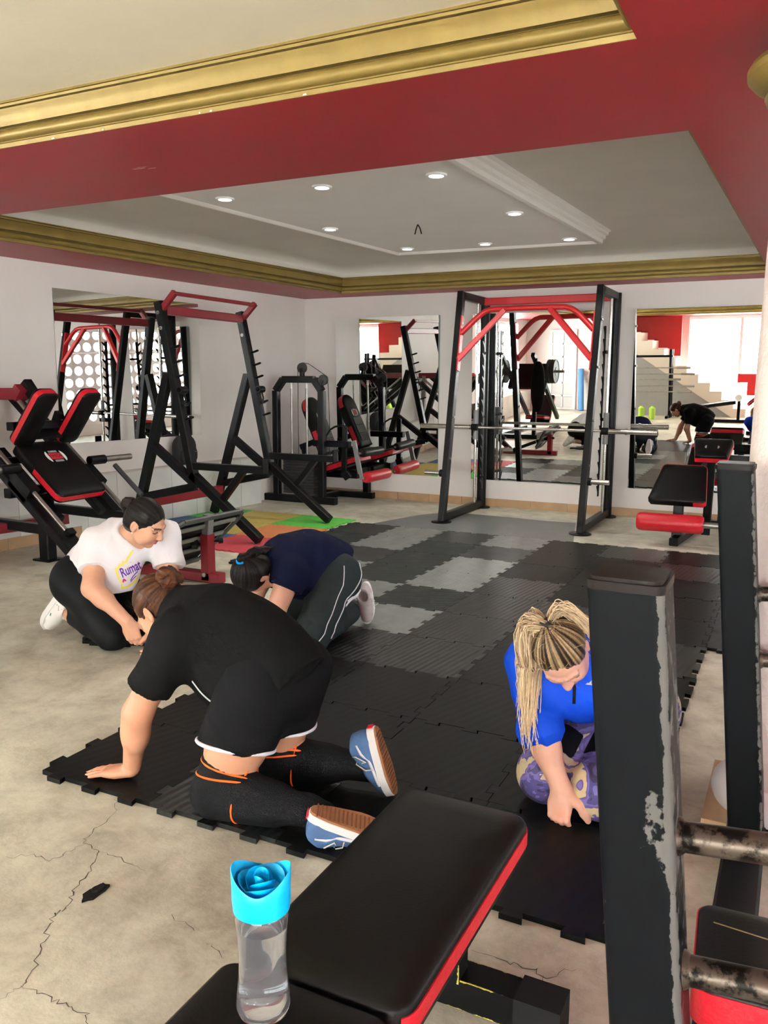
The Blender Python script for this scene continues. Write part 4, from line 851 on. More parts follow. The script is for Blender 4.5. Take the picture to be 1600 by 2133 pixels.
# ---------------------------------------------------------------- people: implicit surfaces meshed with surface nets
A = lambda *p: np.array(p, np.float32)
def unit(v): v = np.asarray(v, np.float32); return v / np.linalg.norm(v)
GROUND = .0176                                            # bodies rest on the top face of the mats
class Field:
    def __init__(s): s.ops = []
    def cone(s, a, b, ra, rb, k=.03, sub=False, flat=None, cuts=()):
        s.ops.append(('c', A(*a), A(*b), ra, rb, k, flat, sub, cuts)); return s
    def ell(s, c, r, R=None, k=.03, sub=False, cuts=()):
        R = np.eye(3, dtype=np.float32) if R is None else np.array(R, np.float32)
        s.ops.append(('e', A(*c), np.array(r, np.float32), R, None, k, None, sub, cuts)); return s
    def chain(s, pts, rs, k=.03, **kw):
        for (a, b), (ra, rb) in zip(zip(pts, pts[1:]), zip(rs, rs[1:])): s.cone(a, b, ra, rb, k, **kw)
        return s
    def bounds(s):
        lo = np.full(3, 9e9); hi = -lo
        for o in s.ops:
            if o[7]: continue
            if o[0] == 'c': r = max(o[3], o[4]) + .01; l = np.minimum(o[1], o[2]) - r; h = np.maximum(o[1], o[2]) + r
            else: r = o[2].max() + .01; l = o[1] - r; h = o[1] + r
            lo = np.minimum(lo, l); hi = np.maximum(hi, h)
        return lo, hi
    def grid(s, lo, hi, res, warp=None):
        n = np.ceil((np.array(hi) - lo) / res).astype(int) + 1
        ax = [np.float32(lo[i]) + np.arange(n[i], dtype=np.float32) * np.float32(res) for i in range(3)]
        D = np.full(n, .15, np.float32)
        for t, p0, p1, q0, q1, k, flat, sub, cuts in s.ops:
            m = k + 3 * res + (.02 if warp else 0)
            if t == 'c': r = max(q0, q1) * (flat[2] if flat and len(flat) > 2 else 1) + m; l = np.minimum(p0, p1) - r; h = np.maximum(p0, p1) + r
            else: r = p1.max() + m; l = p0 - r; h = p0 + r
            i0 = np.clip(np.floor((l - lo) / res).astype(int), 0, n); i1 = np.clip(np.ceil((h - lo) / res).astype(int) + 1, 0, n)
            if np.any(i1 <= i0): continue
            X = ax[0][i0[0]:i1[0], None, None]; Y = ax[1][None, i0[1]:i1[1], None]; Z = ax[2][None, None, i0[2]:i1[2]]
            if t == 'c':
                dx, dy, dz = X - p0[0], Y - p0[1], Z - p0[2]; b = p1 - p0; L2 = float(b @ b) + 1e-12
                u = np.clip((dx * b[0] + dy * b[1] + dz * b[2]) / L2, 0, 1)
                ex, ey, ez = dx - u * b[0], dy - u * b[1], dz - u * b[2]
                q = ex * ex + ey * ey + ez * ez
                if flat:                                  # squash across a unit direction: factor > 1 makes it thinner
                    nrm, f = flat[0], flat[1]; c = ex * nrm[0] + ey * nrm[1] + ez * nrm[2]; q = q + c * c * (f * f - 1)
                d = np.sqrt(q) - (q0 + (q1 - q0) * u)
            else:
                dx, dy, dz = X - p0[0], Y - p0[1], Z - p0[2]; R = q0
                a = [dx * R[i][0] + dy * R[i][1] + dz * R[i][2] for i in range(3)]
                k0 = np.sqrt(sum((a[i] / p1[i]) ** 2 for i in range(3))) + 1e-9; k1 = np.sqrt(sum((a[i] / p1[i] ** 2) ** 2 for i in range(3))) + 1e-9
                d = k0 * (k0 - 1) / k1
            for c, nn in cuts: d = np.maximum(d, (X - c[0]) * nn[0] + (Y - c[1]) * nn[1] + (Z - c[2]) * nn[2])
            sl = tuple(slice(i0[i], i1[i]) for i in range(3)); o = D[sl]
            if sub:
                d = -d; hh = np.maximum(k - np.abs(o - d), 0) / k; D[sl] = np.maximum(o, d) + hh * hh * k * .25
            else:
                hh = np.maximum(k - np.abs(o - d), 0) / k; D[sl] = np.minimum(o, d) - hh * hh * k * .25
        if warp: D += warp(ax[0][:, None, None], ax[1][None, :, None], ax[2][None, None, :])
        if GROUND is not None: np.maximum(D, np.float32(GROUND) - ax[2][None, None, :], out=D)
        return D, ax
def surface_nets(D, lo, res):
    S = D < 0
    c = np.zeros(tuple(np.array(D.shape) - 1), np.int8)
    for a in (0, 1):
        for b in (0, 1):
            for d in (0, 1): c += S[a:S.shape[0] - 1 + a, b:S.shape[1] - 1 + b, d:S.shape[2] - 1 + d]
    act = (c > 0) & (c < 8); I = np.argwhere(act); N = len(I)
    idx = np.full(act.shape, -1, np.int32); idx[act] = np.arange(N)
    cor = [(a, b, d) for a in (0, 1) for b in (0, 1) for d in (0, 1)]
    val = np.stack([D[I[:, 0] + a, I[:, 1] + b, I[:, 2] + d] for a, b, d in cor], 1)
    acc = np.zeros((N, 3)); cnt = np.zeros(N)
    for i, p in enumerate(cor):
        for j in range(i + 1, 8):
            q = cor[j]
            if sum(abs(p[m] - q[m]) for m in range(3)) != 1: continue
            a, b = val[:, i], val[:, j]; m = (a < 0) != (b < 0); t = np.where(m, a / np.where(m, a - b, 1), 0)
            pos = np.array(p) + t[:, None] * (np.array(q) - np.array(p)); acc += pos * m[:, None]; cnt += m
    P = (I + acc / cnt[:, None]) * res + np.array(lo)
    Q = []
    for axn in range(3):
        s0 = [slice(None)] * 3; s1 = [slice(None)] * 3; s0[axn] = slice(0, -1); s1[axn] = slice(1, None)
        ch = S[tuple(s0)] != S[tuple(s1)]; E = np.argwhere(ch); u, v = (axn + 1) % 3, (axn + 2) % 3
        ok = (E[:, u] > 0) & (E[:, v] > 0) & (E[:, u] < act.shape[u]) & (E[:, v] < act.shape[v]); E = E[ok]
        def at(du, dv): f = E.copy(); f[:, u] -= du; f[:, v] -= dv; return idx[f[:, 0], f[:, 1], f[:, 2]]
        q = np.stack([at(1, 1), at(0, 1), at(0, 0), at(1, 0)], 1)
        inside = S[E[:, 0], E[:, 1], E[:, 2]]; q[~inside] = q[~inside][:, ::-1]; Q.append(q)
    Q = np.concatenate(Q); return P, Q[(Q >= 0).all(1)]
def np_mesh(name, P, Q, mt, o, col=None):
    me = bpy.data.meshes.new(name); P = (P - np.array(o)).astype(np.float32)
    me.vertices.add(len(P)); me.vertices.foreach_set('co', P.ravel())
    me.loops.add(Q.size); me.loops.foreach_set('vertex_index', Q.astype(np.int32).ravel())
    me.polygons.add(len(Q)); me.polygons.foreach_set('loop_start', np.arange(len(Q), dtype=np.int32) * 4); me.polygons.foreach_set('loop_total', np.full(len(Q), 4, np.int32))
    me.update(calc_edges=True); me.polygons.foreach_set('use_smooth', np.ones(len(Q), bool)); me.materials.append(mt)
    if col is not None:
        a = me.color_attributes.new('col', 'FLOAT_COLOR', 'POINT'); a.data.foreach_set('color', np.concatenate([col, np.ones((len(col), 1))], 1).astype(np.float32).ravel())
    return me
def smooth_pts(P, Q, it=2, lam=.5):
    for _ in range(it):
        acc = np.zeros_like(P); cnt = np.zeros(len(P))
        for i in range(4):
            a, b = Q[:, i], Q[:, (i + 1) % 4]
            np.add.at(acc, a, P[b]); np.add.at(acc, b, P[a]); np.add.at(cnt, a, 1); np.add.at(cnt, b, 1)
        P = P + lam * (acc / np.maximum(cnt, 1)[:, None] - P)
    return P
def sdf_obj(name, f, res, mt, parent, colfn=None, fine=(), warp=None, label=None, clip=None):
    """mesh a field; `fine` boxes (lo, hi, res) are meshed at their own resolution and joined in"""
    lo, hi = f.bounds(); lo = lo - 4 * res - .02; hi = hi + 4 * res + .02
    D, ax = f.grid(lo, hi, res, warp); P, Q = surface_nets(D, lo, res); P = smooth_pts(P, Q, 1, .35)
    PP, QQ = [P], []
    if fine:
        cen = P[Q].mean(1); keep = np.ones(len(Q), bool)
        for l, h, r in fine:
            m = .004
            keep &= ~((cen > np.array(l) + m) & (cen < np.array(h) - m)).all(1)
        QQ.append(Q[keep]); n = len(P)
        for l, h, r in fine:
            D2, ax2 = f.grid(np.array(l), np.array(h), r, warp); p, q = surface_nets(D2, np.array(l), r)
            PP.append(smooth_pts(p, q, 1, .3)); QQ.append(q + n); n += len(p)
        P = np.concatenate(PP); Q = np.concatenate(QQ)
    else: QQ = [Q]
    if clip is not None:
        Q = Q[clip(P[Q].mean(1))]
    used = np.unique(Q); mp = np.full(len(P), -1, np.int64); mp[used] = np.arange(len(used)); P = P[used]; Q = mp[Q]
    col = colfn(P) if colfn else None
    o = bpy.data.objects.new(name, np_mesh(name, P, Q, mt, org(parent), col)); C.objects.link(o); o.parent = parent; ORG[o.name] = tuple(org(parent))
    if label: o['label'] = label
    return o
def hframe(f, u):
    f = unit(f); u = np.asarray(u, np.float32); u = unit(u - f * (u @ f)); r = np.cross(f, u); return f, u, r      # r = the person's right
def head(F, c, f, u, s=1.0, face=True):
    f, u, r = hframe(f, u); c = A(*c); R = np.stack([r, f, u])
    at = lambda x, y, z: c + (r * x + f * y + u * z) * s          # right, forward, up
    F.ell(at(0, -.012, .022), (.074 * s, .093 * s, .088 * s), R, .03)          # cranium
    F.ell(at(0, .028, -.028), (.058 * s, .062 * s, .072 * s), R, .035)         # face block
    F.cone(at(-.030, .030, -.070), at(.030, .030, -.070), .030 * s, .030 * s, .03)   # jaw
    F.ell(at(0, .060, -.092), (.022 * s, .020 * s, .018 * s), R, .022)         # chin
    if face:
        for e in (-1, 1):
            F.ell(at(e * .034, .062, -.030), (.024 * s, .022 * s, .026 * s), R, .03)      # cheek
            F.ell(at(e * .030, .088, .004), (.020 * s, .016 * s, .013 * s), R, .014, True) # eye socket
            F.ell(at(e * .030, .070, .002), (.0155 * s, .0145 * s, .012 * s), R, .006)      # eye with lowered lid
            F.cone(at(e * .014, .086, .020), at(e * .046, .074, .019), .008 * s, .006 * s, .014)  # brow ridge
            F.ell(at(e * .011, .094, -.033), (.0085 * s, .010 * s, .007 * s), R, .008)       # nostril wing
        F.cone(at(0, .084, .010), at(0, .106, -.029), .008 * s, .0115 * s, .012)   # nose
        F.ell(at(0, .086, -.055), (.021 * s, .010 * s, .0075 * s), R, .008)        # upper lip
        F.ell(at(0, .084, -.066), (.018 * s, .010 * s, .0075 * s), R, .008)        # lower lip
        F.ell(at(0, .097, -.0605), (.022 * s, .008 * s, .0016 * s), R, .003, True) # mouth line
    for e in (-1, 1):
        E = np.stack([unit(r * e * .5 + f * -.5 + 0 * u), unit(np.cross(u, r * e * .5 - f * .5)), u]); 
        F.ell(at(e * .077, -.012, -.012), (.006 * s, .017 * s, .029 * s), R if False else np.stack([unit(r * e + f * .35), unit(f - r * e * .35), u]), .008)
        F.ell(at(e * .083, -.009, -.008), (.006 * s, .009 * s, .016 * s), R, .006, True)
        F.ell(at(e * .077, -.004, -.034), (.006 * s, .008 * s, .009 * s), R, .008)
    return at, R, c
def hand(F, w, d, nrm, side, curl=(.2, .3, .25), s=1.0, spread=.10, thumb=(.5, .5), fcurl=None):
    """w wrist, d hand direction, nrm back-of-hand normal, side = direction of the thumb"""
    w = A(*w); d = unit(d); nrm = np.asarray(nrm, np.float32); nrm = unit(nrm - d * (nrm @ d)); t = np.cross(d, nrm)
    if t @ np.asarray(side) < 0: t = -t
    R = np.stack([d, t, nrm])
    F.cone(w, w + d * .03 * s, .026 * s, .030 * s, .02, flat=(nrm, 1.45))
    F.ell(w + d * .052 * s, (.046 * s, .038 * s, .0155 * s), R, .016)
    F.cone(w + d * .045 * s + t * .026 * s, w + d * .086 * s + t * .026 * s, .013 * s, .010 * s, .012)
    F.cone(w + d * .045 * s - t * .024 * s, w + d * .080 * s - t * .026 * s, .013 * s, .0095 * s, .012)
    for i, (o, L, st) in enumerate(((.027, .070, .090), (.009, .078, .094), (-.009, .073, .090), (-.0265, .058, .082))):
        b0 = w + (d * st + t * o) * s; dd = unit(d + t * (o * spread * 10)); r = (.0086, .0088, .0084, .0074)[i] * s
        cu = fcurl[i] if fcurl else curl; ang = 0; p = b0; pts = [w + (d * (st - .035) + t * o * .9) * s, p]
        for sg, ca in zip((.44, .31, .25), cu):
            ang += ca; p = p + (dd * math.cos(ang) - nrm * math.sin(ang)) * L * sg * s; pts.append(p)
        F.chain(pts, [r * 1.05, r * 1.08, r * .98, r * .90, r * .74], .0035)
        F.ell(pts[1] + nrm * .003 * s, (.010 * s, .009 * s, .008 * s), R, .006)
    b0 = w + (d * .020 + t * .022 - nrm * .004) * s; a1 = unit(d * (1 - thumb[0]) + t * thumb[0] - nrm * .25); a2 = unit(d * (1 - thumb[1] * .6) + t * thumb[1] * .6 - nrm * .35)
    F.chain([b0, b0 + a1 * .040 * s, b0 + a1 * .040 * s + a2 * .032 * s, b0 + a1 * .040 * s + a2 * .056 * s], [.0155 * s, .0115 * s, .0098 * s, .0080 * s], .010)
def wrinkle(seed, amp=.003, sc=18.0, folds=.9):
    rn = np.random.RandomState(seed); fs_ = [(rn.randn(3) * sc * .9, rn.rand() * 6.28) for _ in range(4)]; ws = [(rn.randn(3) * sc, rn.rand() * 6.28) for _ in range(7)]
    def w_(X, Y, Z):
        d = 0
        for v, ph in ws: d = d + np.sin(X * np.float32(v[0]) + Y * np.float32(v[1]) + Z * np.float32(v[2]) + np.float32(ph))
        d = d * np.float32(amp / 3)
        for v, ph in fs_:                                  # sharper fold ridges
            q = np.sin(X * np.float32(v[0]) + Y * np.float32(v[1]) + Z * np.float32(v[2]) + np.float32(ph) + d * np.float32(160)); d = d - np.float32(amp * folds) * np.maximum(q - np.float32(.72), 0) / np.float32(.28)
        return d.astype(np.float32)
    return w_
def skinmat(name, sss=0.0):
    m = mat(name, (.5, .3, .2), .48, var=.07, vs=22, bump=.06, bs=220, attr='col'); return m
M['skin'] = skinmat('skin')
def skin_col(base, H=None, lips=None, brow=(0.035, 0.02, 0.014), flush=(), bw=.92):
    base = np.array(base)
    def fn(P):
        c = np.tile(base, (len(P), 1))
        def blend(w_, k): c[:] = c * (1 - w_[:, None]) + np.array(k) * w_[:, None]
        for p, rad in flush: blend(.45 * np.exp(-(np.linalg.norm(P - np.array(p), axis=1) / rad) ** 2), base * np.array((1.12, .72, .66)))
        if H:
            at, R, cc, s = H; q = (P - cc) @ R.T / s
            g = lambda x, y, z, sx, sy, sz: np.exp(-(((np.abs(q[:, 0]) - x) / sx) ** 2 + ((q[:, 1] - y) / sy) ** 2 + ((q[:, 2] - z) / sz) ** 2))
            fr = q[:, 1] > .05
            blend(np.clip(1.7 * g(0, .095, -.060, .024, .03, .010), 0, 1) * fr, lips or base * np.array((.8, .45, .45)))
            bz = .0225 - (np.abs(q[:, 0]) - .03) ** 2 * 6
            blend(((np.abs(q[:, 2] - bz) < .0042) & (np.abs(q[:, 0]) > .012) & (np.abs(q[:, 0]) < .052) & fr).astype(float) * bw, brow)
            lz = -.0065 + (np.abs(q[:, 0]) - .03) ** 2 * 12
            blend(((np.abs(q[:, 2] - lz) < .0026) & (np.abs(np.abs(q[:, 0]) - .03) < .0165) & (q[:, 1] > .06)).astype(float) * .95, (.012, .008, .007))
            blend(.35 * g(.03, .08, .006, .018, .03, .010), base * .72)
            blend(.35 * g(.034, .08, -.03, .02, .04, .018), base * np.array((1.1, .75, .7)))
        return c
    return fn
def capsule_cut(p, n): return ((A(*p), unit(n)),)
def hairmat(name, rough=.38, bump=.5, sc=(8, 8, 150)):
    m = mat(name, (.1, .1, .1), rough, spec=.09, var=.28, vs=70, attr='col'); return m
M['hair'] = hairmat('hair'); M['hairdark'] = mat('hair_dark', (.05, .02, .01), .4); M['hairlight'] = mat('hair_light', (.5, .38, .22), .4)
def strand_groove(tie, axis, amp=.0022, n=70, seed=0):
    """fine grooves that converge on a tie point"""
    tie = A(*tie); ax_ = unit(axis); x_ = unit(np.cross(ax_, (0.3, .5, .8))); y_ = np.cross(ax_, x_)
    def w_(X, Y, Z):
        dx, dy, dz = X - tie[0], Y - tie[1], Z - tie[2]
        t = np.arctan2(dx * x_[0] + dy * x_[1] + dz * x_[2], dx * y_[0] + dy * y_[1] + dz * y_[2])
        return (np.float32(amp) * (np.sin(t * n + 2 * np.sin(t * 5 + seed)) * .6 + np.sin(t * n * .37 + seed) * .6)).astype(np.float32)
    return w_
def streak_col(tie, axis, dark, light, n=40, seed=0, bias=.5, fade=None):
    tie = np.array(tie); ax_ = unit(axis); x_ = unit(np.cross(ax_, (0.3, .5, .8))); y_ = np.cross(ax_, x_)
    def fn(P):
        d = P - tie; t = np.arctan2(d @ x_, d @ y_)
        v = .5 + .3 * np.sin(t * n + 2 * np.sin(t * 7 + seed)) + .25 * np.sin(t * n * .31 + 1.7 * seed) + .12 * np.sin(t * n * 2.3)
        v = np.clip(v - .5 + bias, 0, 1)
        if fade is not None: v = np.clip(v + fade(P), 0, 1)
        return np.array(dark)[None] * (1 - v[:, None]) + np.array(light)[None] * v[:, None]
    return fn
# ---- shoes, built in a local frame: x heel-to-toe, z up out of the shoe, origin under the heel
def foot_outline(L=.262, wd=.092, n=28, g=0):
    P_ = []
    for i in range(n):
        a = 2 * math.pi * i / n; cx = math.cos(a); x = L / 2 + (L / 2 + g) * math.copysign(abs(cx) ** .85, cx)
        u = x / L; half = wd / 2 * (.74 + .26 * math.sin(math.pi * min(1, max(0, (u - .15) / .85)) * .9)) * (1 - .12 * math.exp(-((u - .42) / .14) ** 2))
        P_.append((x, (half + g) * math.copysign(abs(math.sin(a)) ** .75, math.sin(a))))
    return P_
def shoe(name, parent, heel, fwd, up, upper, midsole, outsole, tag_col=None, stripe=None, s=1.0, laces=True, patches=()):
    global GROUND
    fw = unit(fwd); upv = np.asarray(up, np.float32); upv = unit(upv - fw * (upv @ fw)); sd = np.cross(upv, fw)
    T = Matrix(((fw[0] * s, sd[0] * s, upv[0] * s, heel[0]), (fw[1] * s, sd[1] * s, upv[1] * s, heel[1]), (fw[2] * s, sd[2] * s, upv[2] * s, heel[2]), (0, 0, 0, 1)))
    low = min((T @ Vector((x, y, z))).z for x, y in foot_outline(g=.004) for z in (-.006, .03))
    T = Matrix.Translation((0, 0, max(0, .0178 - low))) @ T; Tn = np.array(T); g0 = GROUND; GROUND = None
    F = Field()
    F.chain([(.045, 0, .055), (.10, 0, .052), (.16, 0, .045), (.215, 0, .034)], [.040, .040, .041, .034], .02)
    F.cone((.05, 0, .06), (.05, 0, .092), .036, .037, .02, cuts=(((0, 0, .095), (-.15, 0, 1)),))
    F.cone((.11, 0, .06), (.07, 0, .098), .030, .028, .03, cuts=(((0, 0, .10), (0, 0, 1)),))
    F.cone((.055, 0, .075), (.06, 0, .15), .028, .030, .006, True)
    lo, hi = F.bounds(); lo = lo - .02; D, ax = F.grid(lo, hi + .02, .004); P, Q = surface_nets(D, lo, .004); P = smooth_pts(P, Q, 2, .4)
    GROUND = g0; m = P[Q].mean(1)[:, 2] > .018; Q = Q[m]; us = np.unique(Q); mp = np.full(len(P), -1); mp[us] = np.arange(len(us)); P = P[us]; Q = mp[Q]
    W = P @ Tn[:3, :3].T + Tn[:3, 3]
    r = bpy.data.objects.new(name, np_mesh('shoe_upper', W, Q, M[upper], org(parent))); C.objects.link(r); r.parent = parent; ORG[r.name] = tuple(org(parent))
    def pm(nm, mt, g, z0, z1, smooth=40):
        b = MB(); b.T = T; b.prism(foot_outline(g=g), z0, z1); return obj(nm, b, M[mt], r, smooth=smooth)
    pm('midsole', midsole, .004, .002, .030); pm('outsole', outsole, .001, -.006, .002)
    if outsole == 'gum':
        b = MB(); b.T = T
        for i in range(16):
            x = .022 + i * .0145; b.box((x, 0, -.0065), (.0045, .060, .003))
        obj('tread', b, M['gumdark'], r, smooth=None)
    if tag_col:
        b = MB(); b.T = T; b.box((-.0055, 0, .017), (.003, .030, .020)); obj('heel_tag', b, M[tag_col], r, smooth=None, label='small red heel tag')
    if stripe:
        for sg in (-1, 1):
            b = MB(); b.T = T
            b.tube([(.04, sg * .0375, .074), (.075, sg * .041, .066), (.105, sg * .0415, .044), (.135, sg * .0435, .040), (.185, sg * .044, .036), (.205, sg * .040, .034)], .0058, 6)
            obj('side_stripe', b, M[stripe], r, smooth=60)
    for pm_, pts in patches:
        for sg in (-1, 1):
            bvs = BVHTree.FromPolygons([tuple(p) for p in P], [tuple(q) for q in Q]); vv = []
            for x, z in pts: h = bvs.ray_cast(Vector((x, sg * .2, z)), Vector((0, -sg, 0))); vv.append((h[0] + h[1] * .0015 if h[0] is not None else Vector((x, sg * .04, z))))
            b = MB(); b.T = T; b.add(vv, [tuple(range(len(vv)))]); obj('patch', b, M[pm_], r, smooth=None)
    if laces:
        b = MB(); b.T = T
        for i in range(5):
            x = .105 + i * .019; z = .094 - i * .0095
            b.tube([(x, -.024, z - .014), (x + .003, -.012, z - .002), (x + .004, 0, z), (x + .003, .012, z - .002), (x, .024, z - .014)], .0026, 5)
        b.tube([(.10, .0, .094), (.085, .03, .105), (.075, .055, .085), (.10, .06, .05), (.112, .035, .08)], .0022, 5)
        b.tube([(.10, .0, .094), (.115, .03, .10), (.13, .06, .06), (.125, .075, .025)], .0022, 5)
        obj('laces', b, M['lace'], r, smooth=60)
    return r
def cloth(name, col, rough=.8, **k): M[name] = mat(name, col, rough, spec=k.pop('spec', .12), **k)
cloth('tee_black', (.0035, .0035, .0037), .85, bump=.5, bs=16); cloth('shorts_black', (.004, .004, .005), .8, bump=.2, bs=220)
cloth('trim_white', (.72, .72, .78), .7); cloth('sleeve_black', (.006, .0063, .0075), .7, bump=.4, bs=300); cloth('orange_knit', (.78, .12, .02), .7)
cloth('legging_black', (.004, .0045, .0055), .6); cloth('tee_white', (.80, .79, .83), .85, bump=.5, bs=15); cloth('tee_navy', (.0045, .0065, .026), .85, bump=.5, bs=16)
cloth('pants_slate', (.022, .030, .033), .75, bump=.6, bs=18, var=.1); cloth('sock_white', (.75, .75, .74), .8)
cloth('jacket_blue', (.006, .055, .50), .6, bump=.75, bs=17, var=.12, vs=9); cloth('scrunch_blue', (.0, .22, .55), .7)
cloth('canvas_blue', (.065, .12, .24), .8, bump=.3, bs=260, var=.12, vs=30); cloth('rubber_white', (.74, .74, .73), .5); cloth('gum', (.24, .105, .05), .6, var=.15, vs=40); cloth('gumdark', (.15, .06, .03), .7)
cloth('tag_red', (.55, .02, .04), .5); cloth('lace', (.60, .58, .52), .8); cloth('leather_white', (.78, .77, .74), .5); cloth('mesh_pink', (.46, .40, .40), .8, var=.1)
cloth('ink_purple', (.13, .03, .36), .7); cloth('ink_yellow', (.78, .68, .14), .7); cloth('ink_pink', (.55, .04, .20), .7); cloth('silver_print', (.5, .5, .52), .5); cloth('print_white', (.55, .62, .58), .7)
cloth('shoe_red', (.42, .02, .06), .6); cloth('shoe_green', (.02, .26, .22), .6)
m = M['camo'] = mat('camo_leggings', (.3, .25, .5), .7, spec=.3); nd, L, b = nodes(m); tc = nd.new('ShaderNodeTexCoord')
nz = noise(nd, L, tc.outputs['Object'], 10, 3, .5, 1.0); r = ramp(nd, [(.0, (.035, .024, .06)), (.38, (.065, .052, .16)), (.46, (.14, .115, .30)), (.53, (.10, .075, .22)), (.585, (.50, .40, .24)), (1, (.55, .46, .30))]); r.color_ramp.interpolation = 'CONSTANT'
L(nz.outputs['Fac'], r.inputs['Fac']); n9 = noise(nd, L, tc.outputs['Object'], 40, 3); mm = nd.new('ShaderNodeMixRGB'); mm.blend_type = 'OVERLAY'; mm.inputs[0].default_value = .35; L(r.outputs[0], mm.inputs[1]); L(n9.outputs['Color'], mm.inputs[2]); L(mm.outputs[0], b.inputs['Base Color'])
def a_(*p): return tuple(np.asarray(p, float))
# ================================================================ woman in black t-shirt, on hands and knees
P1 = thing('person', 'person in black t-shirt and white-trimmed shorts on hands and knees, brown hair in bun', 'person', (-1.6, 2.12, 0))
SK1 = (.46, .225, .135)
hc1, hf1, hu1 = (-1.945, 2.155, .578), (-.60, .05, -.80), (-.80, .0, .60)
F = Field(); at, R1, c1 = head(F, hc1, hf1, hu1, 1.0)
F.cone((-1.80, 2.13, .575), (-1.89, 2.15, .585), .056, .050, .03)
F.chain([(-1.465, 2.12, .43), (-1.59, 2.125, .50), (-1.71, 2.125, .54)], [.128, .115, .115], .06)
F.cone((-1.72, 2.00, .545), (-1.72, 2.25, .545), .066, .066, .06)
LS, LE_, LWr = (-1.735, 1.975, .54), (-1.872, 1.948, .285), (-1.945, 1.985, .068)
RS, RE_, RWr = (-1.70, 2.285, .54), (-1.735, 2.335, .285), (-1.675, 2.30, .075)
F.chain([LS, LE_], [.060, .046], .04); F.chain([LE_, LWr], [.046, .030], .03); F.ell((-1.895, 1.955, .21), (.044, .044, .07), None, .03)
F.chain([RS, RE_], [.060, .046], .04); F.chain([RE_, RWr], [.046, .030], .03)
hand(F, (-1.955, 1.982, .045), (-.93, -.22, -.10), (-.1, 0, 1), (0, 1, .0), curl=(.10, .10, .05), thumb=(.55, .45), spread=.10)
hand(F, (-1.680, 2.295, .055), (-.85, -.25, -.15), (-.1, 0, 1), (0, -1, 0), curl=(.35, .45, .35), thumb=(.6, .5))
HL, KL, AL = (-1.465, 2.035, .39), (-1.555, 1.945, .082), (-1.235, 1.965, .090)
HR, KR, AR = (-1.445, 2.215, .39), (-1.535, 2.195, .082), (-1.225, 2.285, .100)
for h, k, a in ((HL, KL, AL), (HR, KR, AR)):
    F.chain([h, k], [.108, .070], .05); F.chain([k, a], [.066, .040], .03); mid = (np.array(k) * .62 + np.array(a) * .38); F.ell(mid + A(0, 0, .012), (.085, .052, .052), None, .03)
    F.ell((np.array(h) * .6 + np.array(k) * .4), (.09, .10, .115), None, .05)
    F.cone(a, np.array(a) + A(.06, .01, -.02), .038, .034, .03)
sdf_obj('body', F, .0055, M['skin'], P1, skin_col(SK1, (at, R1, c1, 1.0), flush=((LE_, .05), ((-2.03, 1.95, .03), .04))), fine=[((-2.13, 1.86, -.01), (-1.90, 2.09, .125), .0024), ((-2.10, 2.04, .49), (-1.85, 2.29, .75), .0036)])
# t-shirt
F = Field(); k = .05
F.chain([(-1.43, 2.12, .425), (-1.50, 2.12, .462), (-1.59, 2.125, .515), (-1.70, 2.125, .545), (-1.785, 2.13, .565)], [.150, .153, .147, .138, .104], .06, cuts=(((-1.375, 2.12, .40), unit((.80, 0, -.60))),))
F.cone((-1.77, 2.13, .575), (-1.865, 2.145, .590), .092, .078, .04, cuts=(((-1.86, 2.14, .59), unit((-1, 0, .15))),))
F.cone((-1.72, 1.99, .55), (-1.72, 2.26, .55), .080, .080, .07)
F.ell((-1.575, 2.11, .425), (.16, .150, .135), None, .07)
for s, e, in ((LS, LE_), (RS, RE_)):
    d = unit(np.array(e) - np.array(s)); q = np.array(s) + d * .185
    F.cone(s, np.array(s) + d * .25, .074, .070, .05, cuts=((q, d),))
F.ell((-1.885, 2.145, .588), (.050, .058, .054), None, .008, True)
sh1 = sdf_obj('t_shirt', F, .0065, M['tee_black'], P1, warp=wrinkle(4, .0032, 20))
# shorts with white piping
F = Field()
F.chain([(-1.49, 2.12, .445), (-1.45, 2.12, .395)], [.147, .128], .05)
for h, kk in ((HL, KL), (HR, KR)):
    d = unit(np.array(kk) - np.array(h)); q = np.array(h) + d * .105
    nn_ = unit(d + A(.25, 0, .0)); q2 = np.array(h) + d * .175
    F.cone(np.array(h) - d * .02, np.array(h) + d * .28, .126, .116, .05, cuts=((q2, nn_),))
sdf_obj('shorts', F, .0065, M['shorts_black'], P1, warp=wrinkle(9, .0025, 18))
def hem(name, parent, mt, c, n_, rad, r=.006, flat=None, N=48, a0=0, a1=360, wob=0):
    n_ = unit(n_); x = unit(np.cross(n_, (0, 0, 1) if abs(n_[2]) < .9 else (1, 0, 0))); y = np.cross(n_, x); b = MB(); pts = []
    for i in range(N + 1):
        t = math.radians(a0 + (a1 - a0) * i / N); rr_ = rad if not callable(rad) else rad(t)
        pts.append(tuple(np.array(c) + (x * math.cos(t) + y * math.sin(t)) * rr_))
    b.tube(pts, r, 8, caps=a1 - a0 < 359); return obj(name, b, M[mt], parent, smooth=60)
